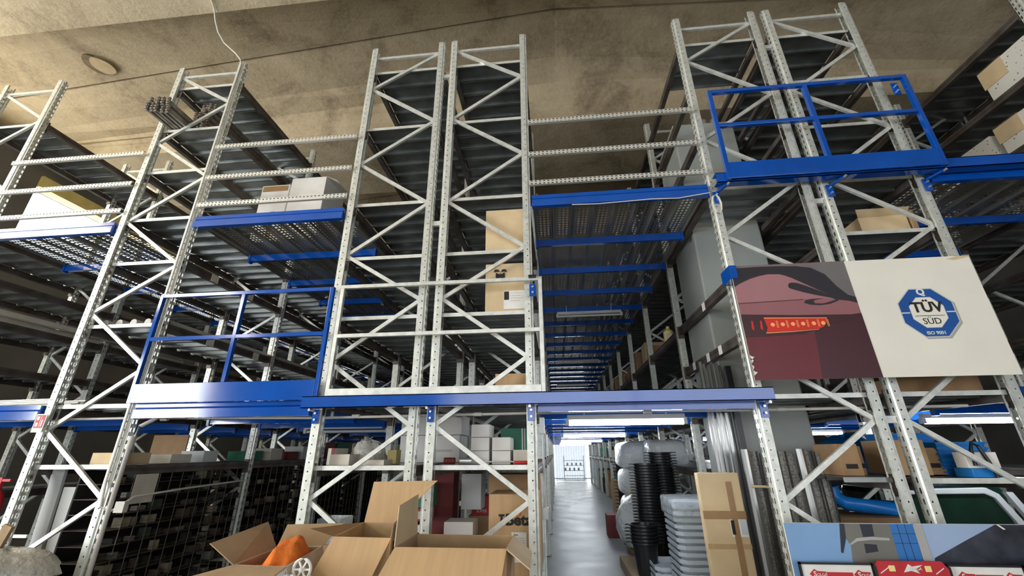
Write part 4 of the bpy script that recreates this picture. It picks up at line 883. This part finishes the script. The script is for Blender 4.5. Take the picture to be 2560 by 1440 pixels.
# white framed cab behind the right rack
v = empty('forklift_cab', (5.35, 6.4, 0)); tag(v, 'white cab with dark green windows behind the right hand rack', 'vehicle')
M['cabglass'] = mat('dark_green_glass', (.006,.022,.014), .12, 0, .3, 2)
MB().box(-1.3,.28,-.02,.7,.0,1.2).build('cab_body', M['cabglass'], v, bev=.08)
f = MB().slab([(-1.0,-.06,1.17),(.02,-.06,1.19),(.14,-.06,1.12),(.34,-.06,.74),(.25,-.06,.74),(.08,-.06,1.07),(-.02,-.06,1.12),(-1.0,-.06,1.11)], (0,.06,0)).build('cab_frame', M['fixture'], v, bev=.01)
f = MB().slab([(.22,-.06,1.14),(.30,-.06,1.14),(.48,-.06,.76),(.40,-.06,.76)], (0,.06,0)).build('door_pillar', M['fixture'], v)
# bottom right banner and display boards
b = empty('photo_banner', (1.66, 3.7, .5)); tag(b, 'glossy photo banner of a balcony house under a blue sky', 'banner')
MB().box(0,1.95,.0,.012,.0,.645).build('board', M['paper'], b)
K1 = mat('print_sky', (.20,.36,.62), .3, 0, .06, 2); K2 = pm('print_stone', (.17,.165,.145), .3); K3 = pm('print_window', (.02,.02,.035), .3); K4 = pm('print_glass_blue', (.03,.17,.50), .3); K5 = pm('print_pale', (.42,.41,.40), .3); K6 = mat('print_roof', (.035,.038,.055), .3, 0, .5, 6); K7 = mat('print_pale_sky', (.34,.45,.66), .3, 0, .05, 2)
flat(b, [(0,0),(.9,0),(.9,.644),(0,.644)], K1, 1, 'sky_print'); flat(b, [(.88,0),(1.95,0),(1.95,.644),(.88,.644)], K7, 1, 'sky_print')
flat(b, [(.416,0),(.416,.414),(.43,.5),(.41,.55),(.423,.642),(.73,.642),(.726,0)], K2, 2, 'house_print'); flat(b, [(.352,.46),(.364,.454),(.41,.55),(.423,.642),(.391,.644)], K3, 3, 'house_print')
flat(b, [(.528,.64),(.613,.64),(.606,.564),(.529,.558)], K3, 3); flat(b, [(.523,.516),(.605,.511),(.605,.469),(.518,.456)], K3, 3)
flat(b, [(.426,.514),(.482,.551),(.59,.56),(.702,.553),(.703,.538),(.574,.54),(.48,.53),(.43,.506)], K5, 4)
flat(b, [(.73,.642),(.888,.642),(.88,0),(.726,0)], K4, 3); flat(b, [(.888,.642),(.947,.642),(.947,.3),(.88,.3)], K5, 3)
for z in (.52,.58): flat(b, [(.73,z),(.885,z),(.885,z+.003),(.73,z+.003)], K3, 4)
for x in (.78,.83): flat(b, [(x,.3),(x+.003,.3),(x+.003,.642),(x,.642)], K3, 4)
flat(b, [(.953,.40),(.964,.433),(1.2,.54),(1.433,.643),(1.95,.643),(1.95,0),(.95,0)], K6, 3, 'roof_print'); flat(b, [(1.44,.643),(1.455,.643),(1.49,.615),(1.475,.612)], M['paper'], 4)
def star_text(parent, x, z, m):
    flat(parent, [(x-.055,z),(x-.02,z+.03),(x+.0,z+.018),(x+.055,z+.016),(x+.055,z-.016),(x+.0,z-.018),(x-.02,z-.03)], m, 3, 'logo_shape')
    text('S', .045, M['paper'], parent, (x-.02, -.006, z), bold=.001); text('OLGA', .024, M['paper'], parent, (x+.024, -.006, z-.003))
def sign(x0, lab):
    s = empty('display_header', (x0, 3.62, 0)); tag(s, lab, 'sign', 'white display headers with red logo strip')
    MB().box(0,.46,.0,.012,.3,.9).build('header_board', M['paper'], s); MB().box(-.012,0,-.006,.014,.3,.912).box(.46,.472,-.006,.014,.3,.912).box(-.012,.472,-.006,.014,.9,.912).build('header_frame', M['black'], s)
    flat(s, [(.16,.829),(.33,.829),(.33,.855),(.16,.855)], M['red'], 2, 'red_strip'); star_text(s, .10, .842, M['red']); star_text(s, .39, .842, M['red'])
sign(1.68, 'white display header with a red logo strip, left of the red header'); sign(2.63, 'white display header with a red logo strip, right of the red header')
r = empty('display_stand', (2.16, 3.6, 0)); tag(r, 'red topped tool display with blue hook panel in the bottom right', 'display stand')
MB().slab([(0,0,.84),(.46,0,.84),(.46,0,.89),(.43,0,.93),(.03,0,.93),(0,0,.89)], (0,.02,0)).build('red_header', M['red'], r); MB().box(-.012,0,-.004,.022,.2,.9).box(.46,.472,-.004,.022,.2,.9).build('side_frame', M['black'], r)
MB().box(0,.46,.004,.02,.2,.84).build('blue_panel', mat('hook_panel_blue', (.02,.10,.22), .5), r); MB().box(0,.03,-.002,.004,.2,.83).box(.43,.46,-.002,.004,.2,.83).build('red_edge', M['maroon'], r)
for x in (.02,.37): flat(r, [(x,.855),(x+.06,.89),(x+.06,.896),(x,.861)], M['paper'], 2)
flat(r, [(.17,.865),(.21,.915),(.23,.9),(.30,.91),(.25,.885),(.27,.86),(.22,.875)], M['paper'], 2, 'logo_shape'); text('SOLGA', .026, M['paper'], r, (.245,-.008,.888))
for x in (.10,.33): flat(r, [(x-.02,.87),(x+.02,.87),(x+.02,.905),(x-.02,.905)], M['yellow'], 2, 'yellow_mark')
for i in range(7):
    for j in range(3):
        MB().tube([(.06+i*.055,.0,.815-j*.06),(.06+i*.055,-.012,.815-j*.06)], .016, 10).build('disc_pack', M[['paper','cardlight','greyplastic'][(i+j)%3]], r)
r = empty('display_header', (3.11, 3.55, 0)); tag(r, 'purple display header at the right bottom edge', 'sign')
MB().box(0,.5,0,.02,.3,.95).build('header_board', mat('purple_print', (.10,.02,.09), .4), r); flat(r, [(.07,.86),(.13,.86),(.12,.90),(.08,.90)], M['yellow'], 2, 'yellow_mark')

# foam blocks with cardboard ends on the far right rack
for i, (x0,x1,y0,y1,z0,z1,lab) in enumerate(((6.22,6.95,4.25,5.0,6.085,6.60,'upper foam block'),(6.22,6.95,4.3,5.15,5.305,5.75,'lower front foam block'),(6.22,6.95,5.25,6.1,5.305,5.72,'lower back foam block'),(6.22,6.95,6.4,7.4,5.305,5.80,'far lower foam block'))):
    o = MB().box((x0-x1)/2,(x1-x0)/2,(y0-y1)/2,(y1-y0)/2,0,z1-z0).build('foam_block', M['foam'], None, ((x0+x1)/2,(y0+y1)/2,z0)); tag(o, 'white speckled ' + lab + ' on the far right rack', 'foam block', 'speckled foam blocks on the far right rack')
    if i < 2: MB().box((x0-x1)/2-.012,(x0-x1)/2,(y1-y0)/2-.30,(y1-y0)/2+.02,-.0+(z1-z0)*.45,z1-z0+.01).box((x0-x1)/2-.012,(x0-x1)/2+.3,(y1-y0)/2-.3,(y1-y0)/2+.02,z1-z0,z1-z0+.012).build('cardboard_corner', M['cardlight'], o)
carton('carton', 'brown carton on the right rack shelf beside the high blue rail', 'box', 4.0, 4.08, 5.4, 5.9, 5.295, 5.5, M['carddark'])
